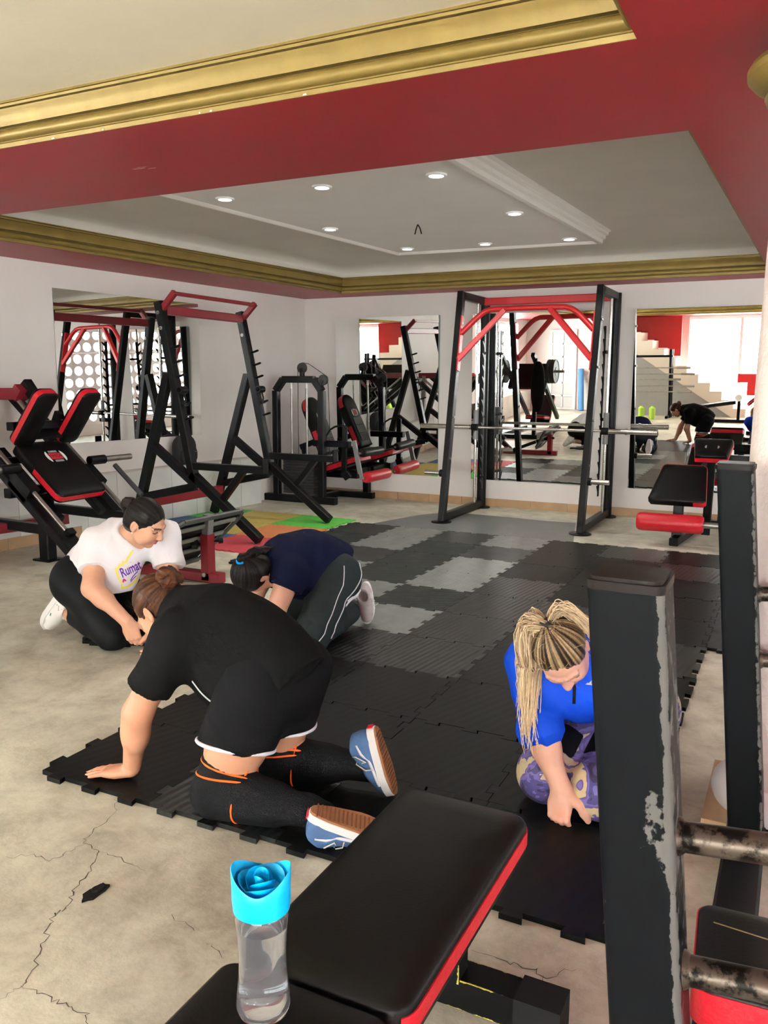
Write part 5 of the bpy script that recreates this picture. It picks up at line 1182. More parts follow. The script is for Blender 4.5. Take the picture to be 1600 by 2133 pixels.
def surf_loop(name, parent, mt, F, c, n_, r=.006, N=64, res=.004, rmax=.24, off=.0, warp=None):
    """bead that follows where a plane cuts the outer surface of a field"""
    n_ = unit(n_); x = unit(np.cross(n_, (0, 0, 1) if abs(n_[2]) < .9 else (1, 0, 0))); y = np.cross(n_, x); c = np.array(c, float)
    pts = []
    lo = c - rmax; D, ax = F.grid(lo, c + rmax, res, warp)
    for i in range(N + 1):
        t = 2 * math.pi * i / N; d = x * math.cos(t) + y * math.sin(t); best = 0
        for rr_ in np.arange(.02, rmax - .01, .002):
            g = np.round((c + d * rr_ - lo) / res).astype(int)
            if D[tuple(g)] < .001: best = rr_
            elif best > 0: break
        pts.append(c + d * (best + off))
    pts = np.array(pts)
    for _ in range(3): pts = (np.roll(pts[:-1], 1, 0) + pts[:-1] * 2 + np.roll(pts[:-1], -1, 0)) / 4; pts = np.vstack([pts, pts[:1]])
    b = MB(); b.tube([tuple(p) for p in pts], r, 8, caps=False); return obj(name, b, M[mt], parent, smooth=60)
for h, kk in ((HL, KL), (HR, KR)):
    d = unit(np.array(kk) - np.array(h)); nn_ = unit(d + A(.25, 0, 0)); q2 = np.array(h) + d * .175
    G = Field(); G.cone(np.array(h) - d * .02, np.array(h) + d * .28, .126, .116, .05)
    surf_loop('hem_trim', P1, 'trim_white', G, q2 - nn_ * .004, nn_, .0065)['label'] = 'white piping along the shorts hem'
# knee sleeves with orange lines, black leggings on the shins
for tagn, h, kk, an in (('L', HL, KL, AL), ('R', HR, KR, AR)):
    d = unit(np.array(kk) - np.array(h)); top = np.array(kk) - d * .105; e = unit(np.array(an) - np.array(kk))
    F = Field(); F.cone(np.array(kk) - d * .20, kk, .094, .078, .03, cuts=((top, -d),)); F.cone(kk, np.array(kk) + e * .20, .0745, .064, .03)
    F.ell(np.array(kk) * .62 + np.array(an) * .38 + A(0, 0, .012), (.09, .058, .058), None, .03)
    F.cone(np.array(kk) + e * .08, an, .070, .047, .03); F.cone(an, np.array(an) + A(.05, .01, -.01), .047, .044, .02)
    lg = sdf_obj('knee_sleeve', F, .0055, M['sleeve_black'], P1)
    G = Field(); G.cone(np.array(kk) - d * .20, kk, .094, .078, .03); G.cone(kk, np.array(kk) + e * .20, .0745, .064, .03); G.cone(np.array(kk) + e * .08, an, .070, .047, .03)
    for cc_, nn_ in ((top + d * .012, d + A(.10, 0, 0)), (np.array(kk) - d * .060, d + e * .30), (np.array(kk) + e * .105, e + d * .15)):
        surf_loop('orange_line', lg, 'orange_knit', G, cc_, nn_, .0038, rmax=.16, off=-.0012)['label'] = 'orange line knitted into the sleeve'
shoe('shoe', P1, (-1.185, 1.905, .135), (.80, .46, -.30), (-.32, .05, -.9), 'canvas_blue', 'rubber_white', 'gum', 'tag_red', 'trim_white', s=.90)
shoe('shoe', P1, (-1.160, 2.262, .232), (.26, .10, -.92), (-.93, -.20, -.25), 'canvas_blue', 'rubber_white', 'gum', 'tag_red', 'trim_white', s=.90)
# hair pulled into a bun
f_, u_, r_ = hframe(hf1, hu1); c_ = np.array(hc1); tie = c_ - f_ * .092 + u_ * .022
F = Field(); Rm = np.stack([r_, f_, u_])
F.ell(c_ - f_ * .018 + u_ * .024, (.082, .096, .093), Rm, .02); F.ell(c_ - f_ * .05 - u_ * .04, (.066, .055, .06), Rm, .03)
F.ell(c_ + f_ * .075 - u_ * .045, (.070, .062, .085), Rm, .02, True)
for e in (-1, 1): F.ell(c_ + r_ * e * .088 - f_ * .0 - u_ * .016, (.022, .024, .030), Rm, .01, True)
hr = sdf_obj('hair', F, .004, M['hair'], P1, streak_col(tie, f_, (.022, .010, .006), (.085, .034, .017), 30, 1, .42), warp=strand_groove(tie, f_, .0016, 60))
F = Field(); bc = tie - f_ * .030 + u_ * .010
for i in range(7):
    a = i * .9; p = bc + (r_ * math.cos(a) + u_ * math.sin(a)) * .020; F.ell(p, (.026, .020, .022), Rm, .008)
F.cone(tie, bc, .02, .03, .02)
sdf_obj('hair_bun', F, .004, M['hair'], hr, streak_col(bc, f_, (.024, .010, .006), (.10, .036, .017), 18, 3, .5), warp=wrinkle(5, .004, 80))
def flyaways(name, parent, mt, c, R, rad, n, L, seed, col=(.10, .04, .02), r=.0006, facing=None):
    rn = random.Random(seed); b = MB()
    for i in range(n):
        th = rn.uniform(0, 6.28); ph = rn.uniform(-.3, 1.2); d = R[0] * math.cos(th) * math.cos(ph) + R[1] * math.sin(th) * math.cos(ph) + R[2] * math.sin(ph)
        if facing is not None and float(d @ facing) < -.2: d = -d
        p = np.array(c) + d * rad; t = unit(np.cross(d, (rn.uniform(-1, 1), rn.uniform(-1, 1), rn.uniform(-1, 1)))); pts = []
        for k in range(5): pts.append(tuple(p)); p = p + (t * .8 + d * .35 - A(0, 0, .1 * k)) * L / 4
        b.tube(pts, [r, r, r * .9, r * .7, r * .3], 4)
    o = obj(name, b, mt, parent, smooth=60); o['kind'] = 'stuff'; return o
PRINT1 = True
# ================================================================ woman in white t-shirt, kneeling
P2 = thing('person', 'person in white t-shirt with purple lettering and black leggings kneeling, looking down at mat', 'person', (-3.2, 3.1, 0))
SK2 = (.50, .26, .165)
hc2, hf2, hu2 = (-2.855, 3.08, .668), (.85, .16, -.50), (.50, .05, .86)
F = Field(); at2, R2, c2 = head(F, hc2, hf2, hu2, 1.02)
F.chain([(-3.03, 3.18, .575), (-2.92, 3.12, .625)], [.060, .052], .03)
PV2 = (-3.395, 3.22, .315)
F.chain([PV2, (-3.26, 3.20, .42), (-3.09, 3.18, .515)], [.150, .120, .115], .06)
RS2, RE2, RW2 = (-3.165, 3.055, .535), (-3.065, 2.915, .345), (-2.895, 2.965, .185)
LS2, LE2, LW2 = (-2.965, 3.325, .535), (-2.865, 3.255, .305), (-2.80, 3.075, .135)
F.cone(RS2, LS2, .062, .062, .06)
for s, e, w_ in ((RS2, RE2, RW2), (LS2, LE2, LW2)):
    F.chain([s, e], [.062, .050], .04); F.chain([e, w_], [.047, .031], .03); F.ell(np.array(e) * .7 + np.array(w_) * .3, (.046, .046, .046), None, .03)
hand(F, RW2, (.30, .12, -.85), (.4, -.8, .1), (.9, .3, 0), curl=(.5, .6, .4), thumb=(.5, .4))
hand(F, LW2, (.2, -.5, -.7), (.8, .3, .2), (-.3, -.8, 0), curl=(.5, .6, .4), thumb=(.5, .4))
HR2, KR2, AR2 = (-3.385, 3.13, .30), (-3.035, 3.005, .085), (-3.44, 3.085, .135)
HL2, KL2, AL2 = (-3.385, 3.31, .30), (-2.965, 3.24, .085), (-3.42, 3.33, .12)
for h, kk, an in ((HR2, KR2, AR2), (HL2, KL2, AL2)):
    F.chain([h, kk], [.115, .070], .05); F.chain([kk, an], [.066, .040], .03)
sdf_obj('body', F, .006, M['skin'], P2, skin_col(SK2, (at2, R2, c2, 1.02), lips=(.34, .07, .10)), fine=[((-2.955, 2.84, .02), (-2.72, 3.06, .19), .0026), ((-3.00, 2.945, .51), (-2.70, 3.225, .80), .0028)])
F = Field()
F.chain([(-3.36, 3.21, .345), (-3.24, 3.20, .435), (-3.11, 3.18, .515), (-3.05, 3.18, .56)], [.160, .140, .130, .085], .06, cuts=(((-3.40, 3.22, .30), unit((-.70, -.1, -.75))),))
F.ell((-3.08, 3.10, .455), (.095, .105, .10), None, .06); F.ell((-3.14, 3.13, .36), (.13, .12, .12), None, .07, cuts=(((-3.14, 3.1, .275), unit((.15, -.1, -1))),))
F.cone(RS2, LS2, .078, .078, .06)
for s, e in ((RS2, RE2), (LS2, LE2)):
    d = unit(np.array(e) - np.array(s)); q = np.array(s) + d * .155; F.cone(s, np.array(s) + d * .22, .082, .080, .04, cuts=((q, d),))
F.ell((-2.985, 3.145, .625), (.074, .074, .072), None, .01, True); F.cone((-2.985, 3.13, .63), (-2.940, 3.155, .525), .078, .036, .01, True)
sh2 = sdf_obj('t_shirt', F, .0062, M['tee_white'], P2, warp=wrinkle(12, .0042, 17))
F = Field()
F.cone(HR2, HL2, .140, .140, .05)
for h, kk, an in ((HR2, KR2, AR2), (HL2, KL2, AL2)):
    e = unit(np.array(an) - np.array(kk)); q = np.array(kk) + e * .335
    F.chain([h, kk], [.135, .079], .05); F.cone(kk, an, .076, .050, .03, cuts=((q, e),)); F.ell(np.array(kk) * .6 + np.array(an) * .4, (.09, .058, .058), None, .03)
sdf_obj('leggings', F, .0065, M['legging_black'], P2)
for an, kk in ((AR2, KR2), (AL2, KL2)):
    F = Field(); e = unit(np.array(an) - np.array(kk)); F.cone(np.array(an) - e * .035, np.array(an) + e * .04, .044, .044, .02, cuts=((np.array(an) - e * .03, -e),))
    sdf_obj('sock', F, .005, M['sock_white'], P2)
s1 = shoe('shoe', P2, (-3.455, 3.085, .205), (-.58, -.05, -.80), (.78, -.20, -.58), 'leather_white', 'rubber_white', 'rubber_white', None, None, s=1.0, patches=(('shoe_red', [(.015, .085), (.045, .098), (.070, .080), (.045, .068)]), ('shoe_green', [(.012, .060), (.05, .062), (.055, .052), (.016, .046)]), ('shoe_green', [(.115, .055), (.135, .056), (.133, .048), (.117, .046)])))
shoe('shoe', P2, (-3.45, 3.35, .20), (-.54, .0, -.80), (.78, .2, -.58), 'leather_white', 'rubber_white', 'rubber_white', None, None, s=1.0, patches=(('shoe_red', [(.015, .085), (.045, .098), (.070, .080), (.045, .068)]), ('shoe_green', [(.012, .060), (.05, .062), (.055, .052), (.016, .046)]), ('shoe_green', [(.115, .055), (.135, .056), (.133, .048), (.117, .046)])))
f_, u_, r_ = hframe(hf2, hu2); c_ = np.array(hc2); Rm = np.stack([r_, f_, u_]); tie = c_ - f_ * .10 + u_ * .03
F = Field(); F.ell(c_ - f_ * .018 + u_ * .025, (.084, .099, .095), Rm, .02); F.ell(c_ - f_ * .055 - u_ * .03, (.066, .052, .055), Rm, .03)
F.ell(c_ + f_ * .085 - u_ * .046, (.075, .070, .088), Rm, .012, True)
for e in (-1, 1): F.ell(c_ + r_ * e * .090 - f_ * .004 - u_ * .022, (.022, .022, .034), Rm, .008, True)
hr = sdf_obj('hair', F, .004, M['hair'], P2, streak_col(tie, f_, (.006, .005, .005), (.020, .016, .015), 30, 1, .4), warp=strand_groove(tie, f_, .0012, 60))
F = Field(); bc = tie - f_ * .020 - u_ * .005; F.ell(bc, (.040, .030, .040), Rm, .02); F.cone(tie, bc, .03, .03, .02)
sdf_obj('hair_bun', F, .004, M['hair'], hr, streak_col(bc, f_, (.006, .005, .005), (.020, .016, .015), 18, 3, .4), warp=wrinkle(5, .003, 80))
er = c_ + r_ * .083 - f_ * .002 - u_ * .044
b = MB(); b.rev([(0, .001), (.3, .004), (.7, .004), (1, .001)], tuple(er), tuple(er + r_ * .008), 10); obj('earring', b, M['pearl'] if 'pearl' in M else M.setdefault('pearl', mat('pearl', (.8, .76, .66), .2)), P2, smooth=60)
# ================================================================ woman in navy t-shirt, bent far forward
P3 = thing('person', 'person in navy t-shirt and grey track trousers kneeling bent forward, blue hair tie', 'person', (-2.25, 3.6, 0))
SK3 = (.53, .27, .185)
hc3, hf3, hu3 = (-2.415, 3.36, .395), (-.18, .25, -.95), (-.45, -.83, -.22)
F = Field(); at3, R3, c3 = head(F, hc3, hf3, hu3, 1.04, False)
PV3 = (-2.20, 3.77, .365)
F.chain([PV3, (-2.27, 3.66, .41), (-2.36, 3.53, .415)], [.115, .11, .112], .06); F.chain([(-2.38, 3.50, .42), (-2.405, 3.42, .41)], [.065, .055], .03)
LS3, LE3, LW3 = (-2.245, 3.44, .40), (-2.285, 3.345, .205), (-2.335, 3.385, .055)
RS3, RE3, RW3 = (-2.475, 3.60, .40), (-2.56, 3.55, .21), (-2.54, 3.44, .06)
F.cone(LS3, RS3, .062, .062, .05)
for s, e, w_ in ((LS3, LE3, LW3), (RS3, RE3, RW3)):
    F.chain([s, e], [.062, .050], .04); F.chain([e, w_], [.047, .032], .03)
hand(F, LW3, (-.75, -.2, -.25), (-.2, 0, 1), (0, 1, 0), curl=(.3, .3, .2)); hand(F, RW3, (.2, -.8, -.25), (0, -.2, 1), (1, 0, 0), curl=(.3, .3, .2))
HL3, KL3, AL3 = (-2.135, 3.71, .335), (-2.13, 3.44, .09), (-2.145, 3.84, .10)
HR3, KR3, AR3 = (-2.275, 3.83, .335), (-2.37, 3.62, .085), (-2.33, 4.02, .10)
for h, kk, an in ((HL3, KL3, AL3), (HR3, KR3, AR3)): F.chain([h, kk], [.11, .07], .05); F.chain([kk, an], [.065, .04], .03)
sdf_obj('body', F, .006, M['skin'], P3, skin_col(SK3), fine=[((-2.50, 3.26, .0), (-2.27, 3.46, .10), .003)])
F = Field()
F.chain([(-2.205, 3.76, .375), (-2.27, 3.66, .425), (-2.35, 3.55, .425), (-2.385, 3.50, .42)], [.152, .145, .135, .09], .06, cuts=(((-2.155, 3.80, .36), unit((.62, .70, -.35))),))
F.ell((-2.27, 3.62, .33), (.13, .13, .11), None, .06); F.cone(LS3, RS3, .08, .08, .06)
for s, e in ((LS3, LE3), (RS3, RE3)):
    d = unit(np.array(e) - np.array(s)); q = np.array(s) + d * .075; F.cone(s, np.array(s) + d * .15, .084, .082, .04, cuts=((q, d),))
F.ell((-2.415, 3.43, .41), (.066, .066, .066), None, .01, True)
sdf_obj('t_shirt', F, .0065, M['tee_navy'], P3, warp=wrinkle(22, .0035, 17))
F = Field(); F.cone(HL3, HR3, .132, .132, .05)
for h, kk, an in ((HL3, KL3, AL3), (HR3, KR3, AR3)):
    e = unit(np.array(an) - np.array(kk)); F.chain([h, kk], [.118, .088], .05); F.cone(kk, np.array(an) + e * .02, .085, .062, .03)
tr = sdf_obj('trousers', F, .0065, M['pants_slate'], P3, warp=wrinkle(31, .004, 22))
G = F
def surf_line(name, parent, mt, ob, pts, r=.003, lift=.002):
    """thin bead laid on the surface of a mesh, from points near it"""
    me = ob.data; bv = BVHTree.FromPolygons([v.co[:] for v in me.vertices], [p.vertices[:] for p in me.polygons]); g = org(parent); q = []
    for p in pts:
        co, nr, i, d = bv.find_nearest(Vector(p) - g); q.append(tuple(co + nr * lift * (1 if True else 0) + g))
    b = MB(); b.tube(q, r, 6); return obj(name, b, M[mt], parent, smooth=60)
def lerp_pts(ps, n=8):
    out = []
    for a, b in zip(ps, ps[1:]):
        for i in range(n): out.append(tuple(np.array(a) + (np.array(b) - np.array(a)) * i / n))
    return out + [tuple(ps[-1])]
surf_line('side_piping', tr, 'trim_white', tr, lerp_pts([(-2.02, 3.78, .42), (-2.0, 3.70, .33), (-2.02, 3.58, .20), (-2.05, 3.48, .08)]), .0032)
surf_line('side_piping', tr, 'trim_white', tr, lerp_pts([(-2.05, 3.64, .42), (-2.03, 3.60, .33), (-2.04, 3.50, .2), (-2.07, 3.40, .09)]), .0025)
for dz in (0, .024): surf_line('stripe', tr, 'trim_white', tr, lerp_pts([(-2.005, 3.64, .225 - dz), (-2.0, 3.70, .245 - dz), (-2.01, 3.76, .265 - dz)]), .007, .000)
s3 = shoe('shoe', P3, (-2.09, 3.965, .215), (-.02, .12, -.92), (.25, -.95, -.15), 'mesh_pink', 'rubber_white', 'mesh_pink', None, 'rubber_white', s=.92)
shoe('shoe', P3, (-2.32, 4.10, .215), (-.02, .12, -.92), (.1, -.95, -.15), 'mesh_pink', 'rubber_white', 'mesh_pink', None, 'rubber_white', s=.92)
f_, u_, r_ = hframe(hf3, hu3); c_ = np.array(hc3); Rm = np.stack([r_, f_, u_]); tie = c_ - f_ * .080 + u_ * .060
F = Field(); F.ell(c_ - f_ * .018 + u_ * .024, (.087, .101, .098), Rm, .02); F.ell(c_ - f_ * .05 - u_ * .03, (.070, .056, .06), Rm, .03)
F.ell(c_ + f_ * .098 - u_ * .035, (.078, .066, .09), Rm, .012, True)
for e in (-1, 1): F.ell(c_ + r_ * e * .092 - f_ * .004 - u_ * .018, (.022, .020, .03), Rm, .008, True)
hr = sdf_obj('hair', F, .004, M['hair'], P3, streak_col(tie, -f_, (.006, .005, .005), (.022, .018, .017), 30, 5, .4), warp=strand_groove(tie, f_, .0012, 60))
tail = [tie, tie - f_ * .035 + u_ * .005, tie - f_ * .05 - u_ * .06, tie - f_ * .035 - u_ * .13 + r_ * .02, tie - f_ * .02 - u_ * .20 + r_ * .03]
F = Field(); F.chain(tail, [.012, .016, .019, .016, .005], .02); sdf_obj('ponytail', F, .004, M['hair'], hr, streak_col(tie, -f_, (.006, .005, .005), (.020, .016, .015), 24, 2, .4), warp=wrinkle(3, .003, 60))
b = MB(); b.rev([(0, .020), (.2, .031), (.8, .031), (1, .020)], tuple(tie + f_ * .004), tuple(tie - f_ * .026 + u_ * .004), 20); obj('hair_tie', b, M['scrunch_blue'], hr, smooth=60, label='bright blue hair tie')
# ================================================================ blonde woman in blue jacket, kneeling
P4 = thing('person', 'person with long blonde highlighted hair, blue jacket and purple camouflage leggings, kneeling behind black post', 'person', (-.58, 2.6, 0))
SK4 = (.56, .30, .215)
hc4, hf4, hu4 = (-.612, 2.455, .535), (.27, -.39, -.88), (-.06, -.88, .42)
F = Field(); at4, R4, c4 = head(F, hc4, hf4, hu4, 1.0)
PV4 = (-.50, 2.82, .275)
F.chain([PV4, (-.53, 2.74, .36), (-.57, 2.63, .43)], [.145, .115, .112], .06); F.chain([(-.58, 2.60, .48), (-.60, 2.52, .51)], [.062, .05], .03)
RS4, RE4, RW4 = (-.74, 2.58, .445), (-.665, 2.445, .27), (-.580, 2.395, .118)
LS4, LE4, LW4 = (-.45, 2.62, .445), (-.415, 2.50, .28), (-.35, 2.40, .13)
F.cone(RS4, LS4, .06, .06, .06)
for s, e, w_ in ((RS4, RE4, RW4), (LS4, LE4, LW4)):
    F.chain([s, e], [.058, .047], .04); F.chain([e, w_], [.045, .030], .03); F.ell(np.array(e) * .7 + np.array(w_) * .3, (.042, .042, .05), None, .03)
hand(F, RW4, (.05, -.32, -.85), (-.2, -.85, .25), (1, -.1, 0), curl=(.75, .75, .5), thumb=(.62, .55), spread=.04)
hand(F, LW4, (-.1, -.3, -.85), (.2, -.85, .25), (-1, -.1, 0), curl=(.7, .7, .5), thumb=(.62, .55), spread=.04)
HR4, KR4, AR4 = (-.585, 2.80, .26), (-.655, 2.50, .105), (-.60, 2.86, .09)
HL4, KL4, AL4 = (-.415, 2.80, .26), (-.475, 2.47, .105), (-.42, 2.86, .09)
for h, kk, an in ((HR4, KR4, AR4), (HL4, KL4, AL4)): F.chain([h, kk], [.105, .075], .05); F.chain([kk, an], [.07, .04], .03)
sdf_obj('body', F, .006, M['skin'], P4, skin_col(SK4, (at4, R4, c4, 1.0), lips=(.42, .13, .12), bw=.6, brow=(.14, .08, .05), flush=((RE4, .05), ((-.56, 2.36, .05), .03))), fine=[((-.70, 2.20, -.01), (-.46, 2.46, .155), .0024), ((-.76, 2.30, .38), (-.46, 2.60, .68), .0034)])
F = Field()
F.chain([(-.50, 2.82, .30), (-.53, 2.74, .37), (-.57, 2.63, .435), (-.58, 2.61, .47)], [.155, .135, .128, .085], .06, cuts=(((-.50, 2.85, .25), unit((0, .6, -.8))),))
F.ell((-.575, 2.585, .385), (.11, .085, .11), None, .06); F.cone(RS4, LS4, .076, .076, .06)
for s, e, w_ in ((RS4, RE4, RW4), (LS4, LE4, LW4)):
    d = unit(np.array(w_) - np.array(e)); q = np.array(e) + d * .012; F.chain([s, e], [.078, .064], .04); F.cone(e, np.array(e) + d * .08, .064, .062, .03, cuts=((q, d),))
F.cone((-.585, 2.59, .47), (-.605, 2.54, .525), .075, .070, .03, cuts=(((-.60, 2.545, .513), unit((-.2, -.6, .8))),))
F.ell((-.605, 2.50, .525), (.058, .064, .075), None, .01, True)
jk = sdf_obj('jacket', F, .006, M['jacket_blue'], P4, warp=wrinkle(41, .0045, 22))
F = Field(); F.cone(HR4, HL4, .125, .125, .05)
for h, kk, an in ((HR4, KR4, AR4), (HL4, KL4, AL4)): F.chain([h, kk], [.118, .090], .04); F.cone(kk, an, .088, .055, .03)
lg4 = sdf_obj('leggings', F, .006, M['camo'], P4)
for h, kk, an in ((HR4, KR4, AR4), (HL4, KL4, AL4)):
    d = unit(np.array(kk) - np.array(h)); G = Field(); q0 = np.array(h) + d * .205; q1 = np.array(h) + d * .305
    G.chain([h, kk], [.121, .093], .04, cuts=((q0, -d), (q1, d))); sdf_obj('mesh_band', G, .005, M['legging_black'], lg4, label='black mesh band across the thigh')
shoe('shoe', P4, (-.60, 2.93, .20), (0, .12, -.92), (0, -.95, -.12), 'darkgrey', 'rubber_white', 'rubber_white', None, None, s=.9, laces=False)
shoe('shoe', P4, (-.40, 2.93, .20), (0, .12, -.92), (0, -.95, -.12), 'darkgrey', 'rubber_white', 'rubber_white', None, None, s=.9, laces=False)
f_, u_, r_ = hframe(hf4, hu4); c_ = np.array(hc4); Rm = np.stack([r_, f_, u_]); tie = c_ - f_ * .070 + u_ * .085 + r_ * .01
F = Field(); F.ell(c_ - f_ * .020 + u_ * .025, (.084, .0975, .0945), Rm, .02); F.ell(c_ - f_ * .055 - u_ * .03, (.070, .056, .07), Rm, .03)
F.ell(c_ + f_ * .090 - u_ * .036, (.070, .066, .088), Rm, .034, True)
F.ell(c_ - r_ * .088 - f_ * .004 - u_ * .018, (.020, .020, .03), Rm, .008, True)
DK, LT = (.020, .012, .008), (.46, .32, .17)
hr = sdf_obj('hair', F, .0035, M['hair'], P4, streak_col(tie, u_ - f_ * .3, DK, LT, 38, 2, .14), warp=strand_groove(tie, u_ - f_ * .3, .0012, 60))
def lock(pts, r0, seed, nst=34, spread=.03, name='hair_lock', col=None, parent=None):
    rn = random.Random(seed); V_ = []; Q_ = []; CC = []
    pts = [np.array(p, float) for p in pts]; m = len(pts); nst = int(nst * 2.6); r0 *= .55
    for i in range(nst):
        ox = np.array([rn.gauss(0, 1) for _ in range(3)]); ox = ox / (np.linalg.norm(ox) + 1e-6) * (rn.random() ** .6); end = rn.uniform(.72, 1.0); tone = min(1, max(0, rn.gauss(.55, .3))); ph = rn.uniform(0, 6.3)
        path = []
        for k_ in range(14):
            t = k_ / 13 * end * (m - 1); j = min(int(t), m - 2); w_ = t - j
            p0, p1, p2, p3 = pts[max(j - 1, 0)], pts[j], pts[j + 1], pts[min(j + 2, m - 1)]
            p = .5 * ((2 * p1) + (-p0 + p2) * w_ + (2 * p0 - 5 * p1 + 4 * p2 - p3) * w_ ** 2 + (-p0 + 3 * p1 - 3 * p2 + p3) * w_ ** 3)
            s_ = k_ / 13; path.append(p + ox * spread * (.45 + .8 * math.sin(math.pi * min(1, s_ * 1.1)) * .7 + .25 * s_) + np.array((math.sin(ph + 9 * s_), math.cos(ph + 7 * s_), 0)) * (.002 + .010 * s_ * rn.random()))
        n0 = len(V_)
        for k_ in range(14):
            d = unit(path[min(k_ + 1, 13)] - path[max(k_ - 1, 0)]); x = unit(np.cross(d, (.3, .5, .81))); y = np.cross(d, x); rr_ = r0 * (1 - .75 * (k_ / 13) ** 2)
            for a in range(5): V_.append(path[k_] + (x * math.cos(a * 1.2566) + y * math.sin(a * 1.2566)) * rr_)
            cl = col(k_ / 13, tone); CC += [cl] * 5
        for k_ in range(13):
            for a in range(5): Q_.append((n0 + k_ * 5 + a, n0 + k_ * 5 + (a + 1) % 5, n0 + (k_ + 1) * 5 + (a + 1) % 5, n0 + (k_ + 1) * 5 + a))
    o = bpy.data.objects.new(name, np_mesh(name, np.array(V_), np.array(Q_), M['hair'], org(parent), np.array(CC))); C.objects.link(o); o.parent = parent; ORG[o.name] = tuple(org(parent)); return o
def blond(s, t):
    k_ = min(1, max(0, .25 + 1.1 * s + (t - .5) * .9)); return tuple(np.array((.10, .058, .03)) * (1 - k_) + np.array((.72, .56, .36)) * k_)
lock([tie, tie + r_ * .055 + u_ * .01 - f_ * .012, c_ + r_ * .095 + u_ * .02, c_ + r_ * .112 - u_ * .04 + f_ * .02, c_ + r_ * .10 + f_ * .07 + A(0, -.03, -.10), c_ + r_ * .085 + f_ * .08 + A(.0, -.05, -.20)], .0042, 1, 90, .040, 'ponytail', blond, hr)
lock([tie, tie + r_ * .05 - f_ * .03, c_ + r_ * .10 - f_ * .04, c_ + r_ * .115 - f_ * .02 + A(0, 0, -.08), c_ + r_ * .11 + A(0, -.02, -.16)], .0042, 7, 50, .034, 'ponytail', blond, hr)
lock([tie - u_ * .01, tie - r_ * .05 - f_ * .05, c_ - r_ * .09 - f_ * .07, c_ - r_ * .12 - f_ * .07 + A(0, 0, -.05)], .0036, 3, 34, .026, 'hair_lock', blond, hr)
b = MB(); b.rev([(0, .016), (.3, .021), (.7, .021), (1, .016)], tuple(tie - f_ * .004 + u_ * .004), tuple(tie + u_ * .018 - f_ * .008), 18).tube([tuple(tie + u_ * .01), tuple(tie + u_ * .03 - r_ * .012), tuple(tie + u_ * .055 - r_ * .010 + f_ * .008), tuple(tie + u_ * .07 + r_ * .002)], [.006, .006, .005, .002], 8)
obj('hair_tie', b, M['darkgrey'], hr, smooth=60)


flyaways('flyaway_hair', [o for o in P1.children if o.name.startswith('hair')][0], M['hairdark'], hc1, hframe(hf1, hu1), .092, 50, .06, 3, r=.0003, facing=A(.3, -.5, .8))
flyaways('flyaway_hair', hr, M['hairlight'], c_ + u_ * .03, (r_, f_, u_), .090, 45, .06, 5, r=.0003, facing=A(.1, -.6, .8))
# ---- prints, letters and small marks laid onto the clothes
def bvh(ob):
    me = ob.data; g = Vector(org(ob.parent)) if ob.parent else Vector((0, 0, 0))
    return BVHTree.FromPolygons([(v.co + g)[:] for v in me.vertices], [p.vertices[:] for p in me.polygons])
def on_cloth(name, parent, ob, mt, verts, faces, eye, lift=.0016, sub=0):
    """drop flat artwork onto the cloth along the direction it is printed from"""
    bv = bvh(ob); out = []; d = Vector(eye).normalized()
    for v in verts:
        h = bv.ray_cast(Vector(v) + d * .4, -d)
        if h[0] is None: h = bv.find_nearest(Vector(v))
        out.append(tuple(h[0] + h[1] * lift if h[1].dot(d) > 0 else h[0] - h[1] * lift))
    b = MB(); b.add(out, faces); return obj(name, b, M[mt], parent, smooth=None)
def art_text(name, parent, ob, mt, txt, size, o, x, y, eye, shear=0, font_off=0, xs=1):
    cu = bpy.data.curves.new(name, 'FONT'); cu.body = txt; cu.size = size; cu.align_x = 'CENTER'; cu.align_y = 'CENTER'; cu.shear = shear; cu.offset = font_off; cu.resolution_u = 4
    t = bpy.data.objects.new(name, cu); C.objects.link(t); dg = bpy.context.evaluated_depsgraph_get(); me = bpy.data.meshes.new_from_object(t.evaluated_get(dg)); bpy.data.objects.remove(t)
    bm = bmesh.new(); bm.from_mesh(me); bmesh.ops.triangulate(bm, faces=bm.faces); bmesh.ops.subdivide_edges(bm, edges=[e for e in bm.edges if e.calc_length() > size * .12], cuts=2); bm.to_mesh(me); bm.free()
    x = Vector(x).normalized() * xs; y = Vector(y).normalized(); vs = [Vector(o) + x * v.co.x + y * v.co.y for v in me.vertices]
    return on_cloth(name, parent, ob, mt, vs, [tuple(p.vertices) for p in me.polygons], eye)
def ribbon(pts, wd, x, y, o, n=6):
    P_ = lerp_pts([(*p, 0) for p in pts], n); vs = []; m = len(P_)
    for i, p in enumerate(P_):
        d = Vector(P_[min(i + 1, m - 1)]) - Vector(P_[max(i - 1, 0)]); nn = Vector((-d.y, d.x, 0)).normalized() * wd / 2
        for q in (Vector(p) + nn, Vector(p) - nn): vs.append(Vector(o) + Vector(x) * q.x + Vector(y) * q.y)
    return vs, [(2 * i, 2 * i + 1, 2 * i + 3, 2 * i + 2) for i in range(m - 1)]
E2 = Vector((.62, -.70, .30)); X2 = Vector((.80, .56, .16)).normalized(); Y2 = Vector((-.30, .10, .95)); Y2 = (Y2 - X2 * Y2.dot(X2)).normalized()
X2, Y2 = (X2 * math.cos(.36) + Y2 * math.sin(.36)), (Y2 * math.cos(.36) - X2 * math.sin(.36))
O2 = Vector((-2.975, 3.02, .465)) + X2 * .022 - Y2 * .045
art_text('lettering', sh2, sh2, 'ink_purple', 'Rumat', .062, O2, X2, Y2, E2, .25, .0010, .66)
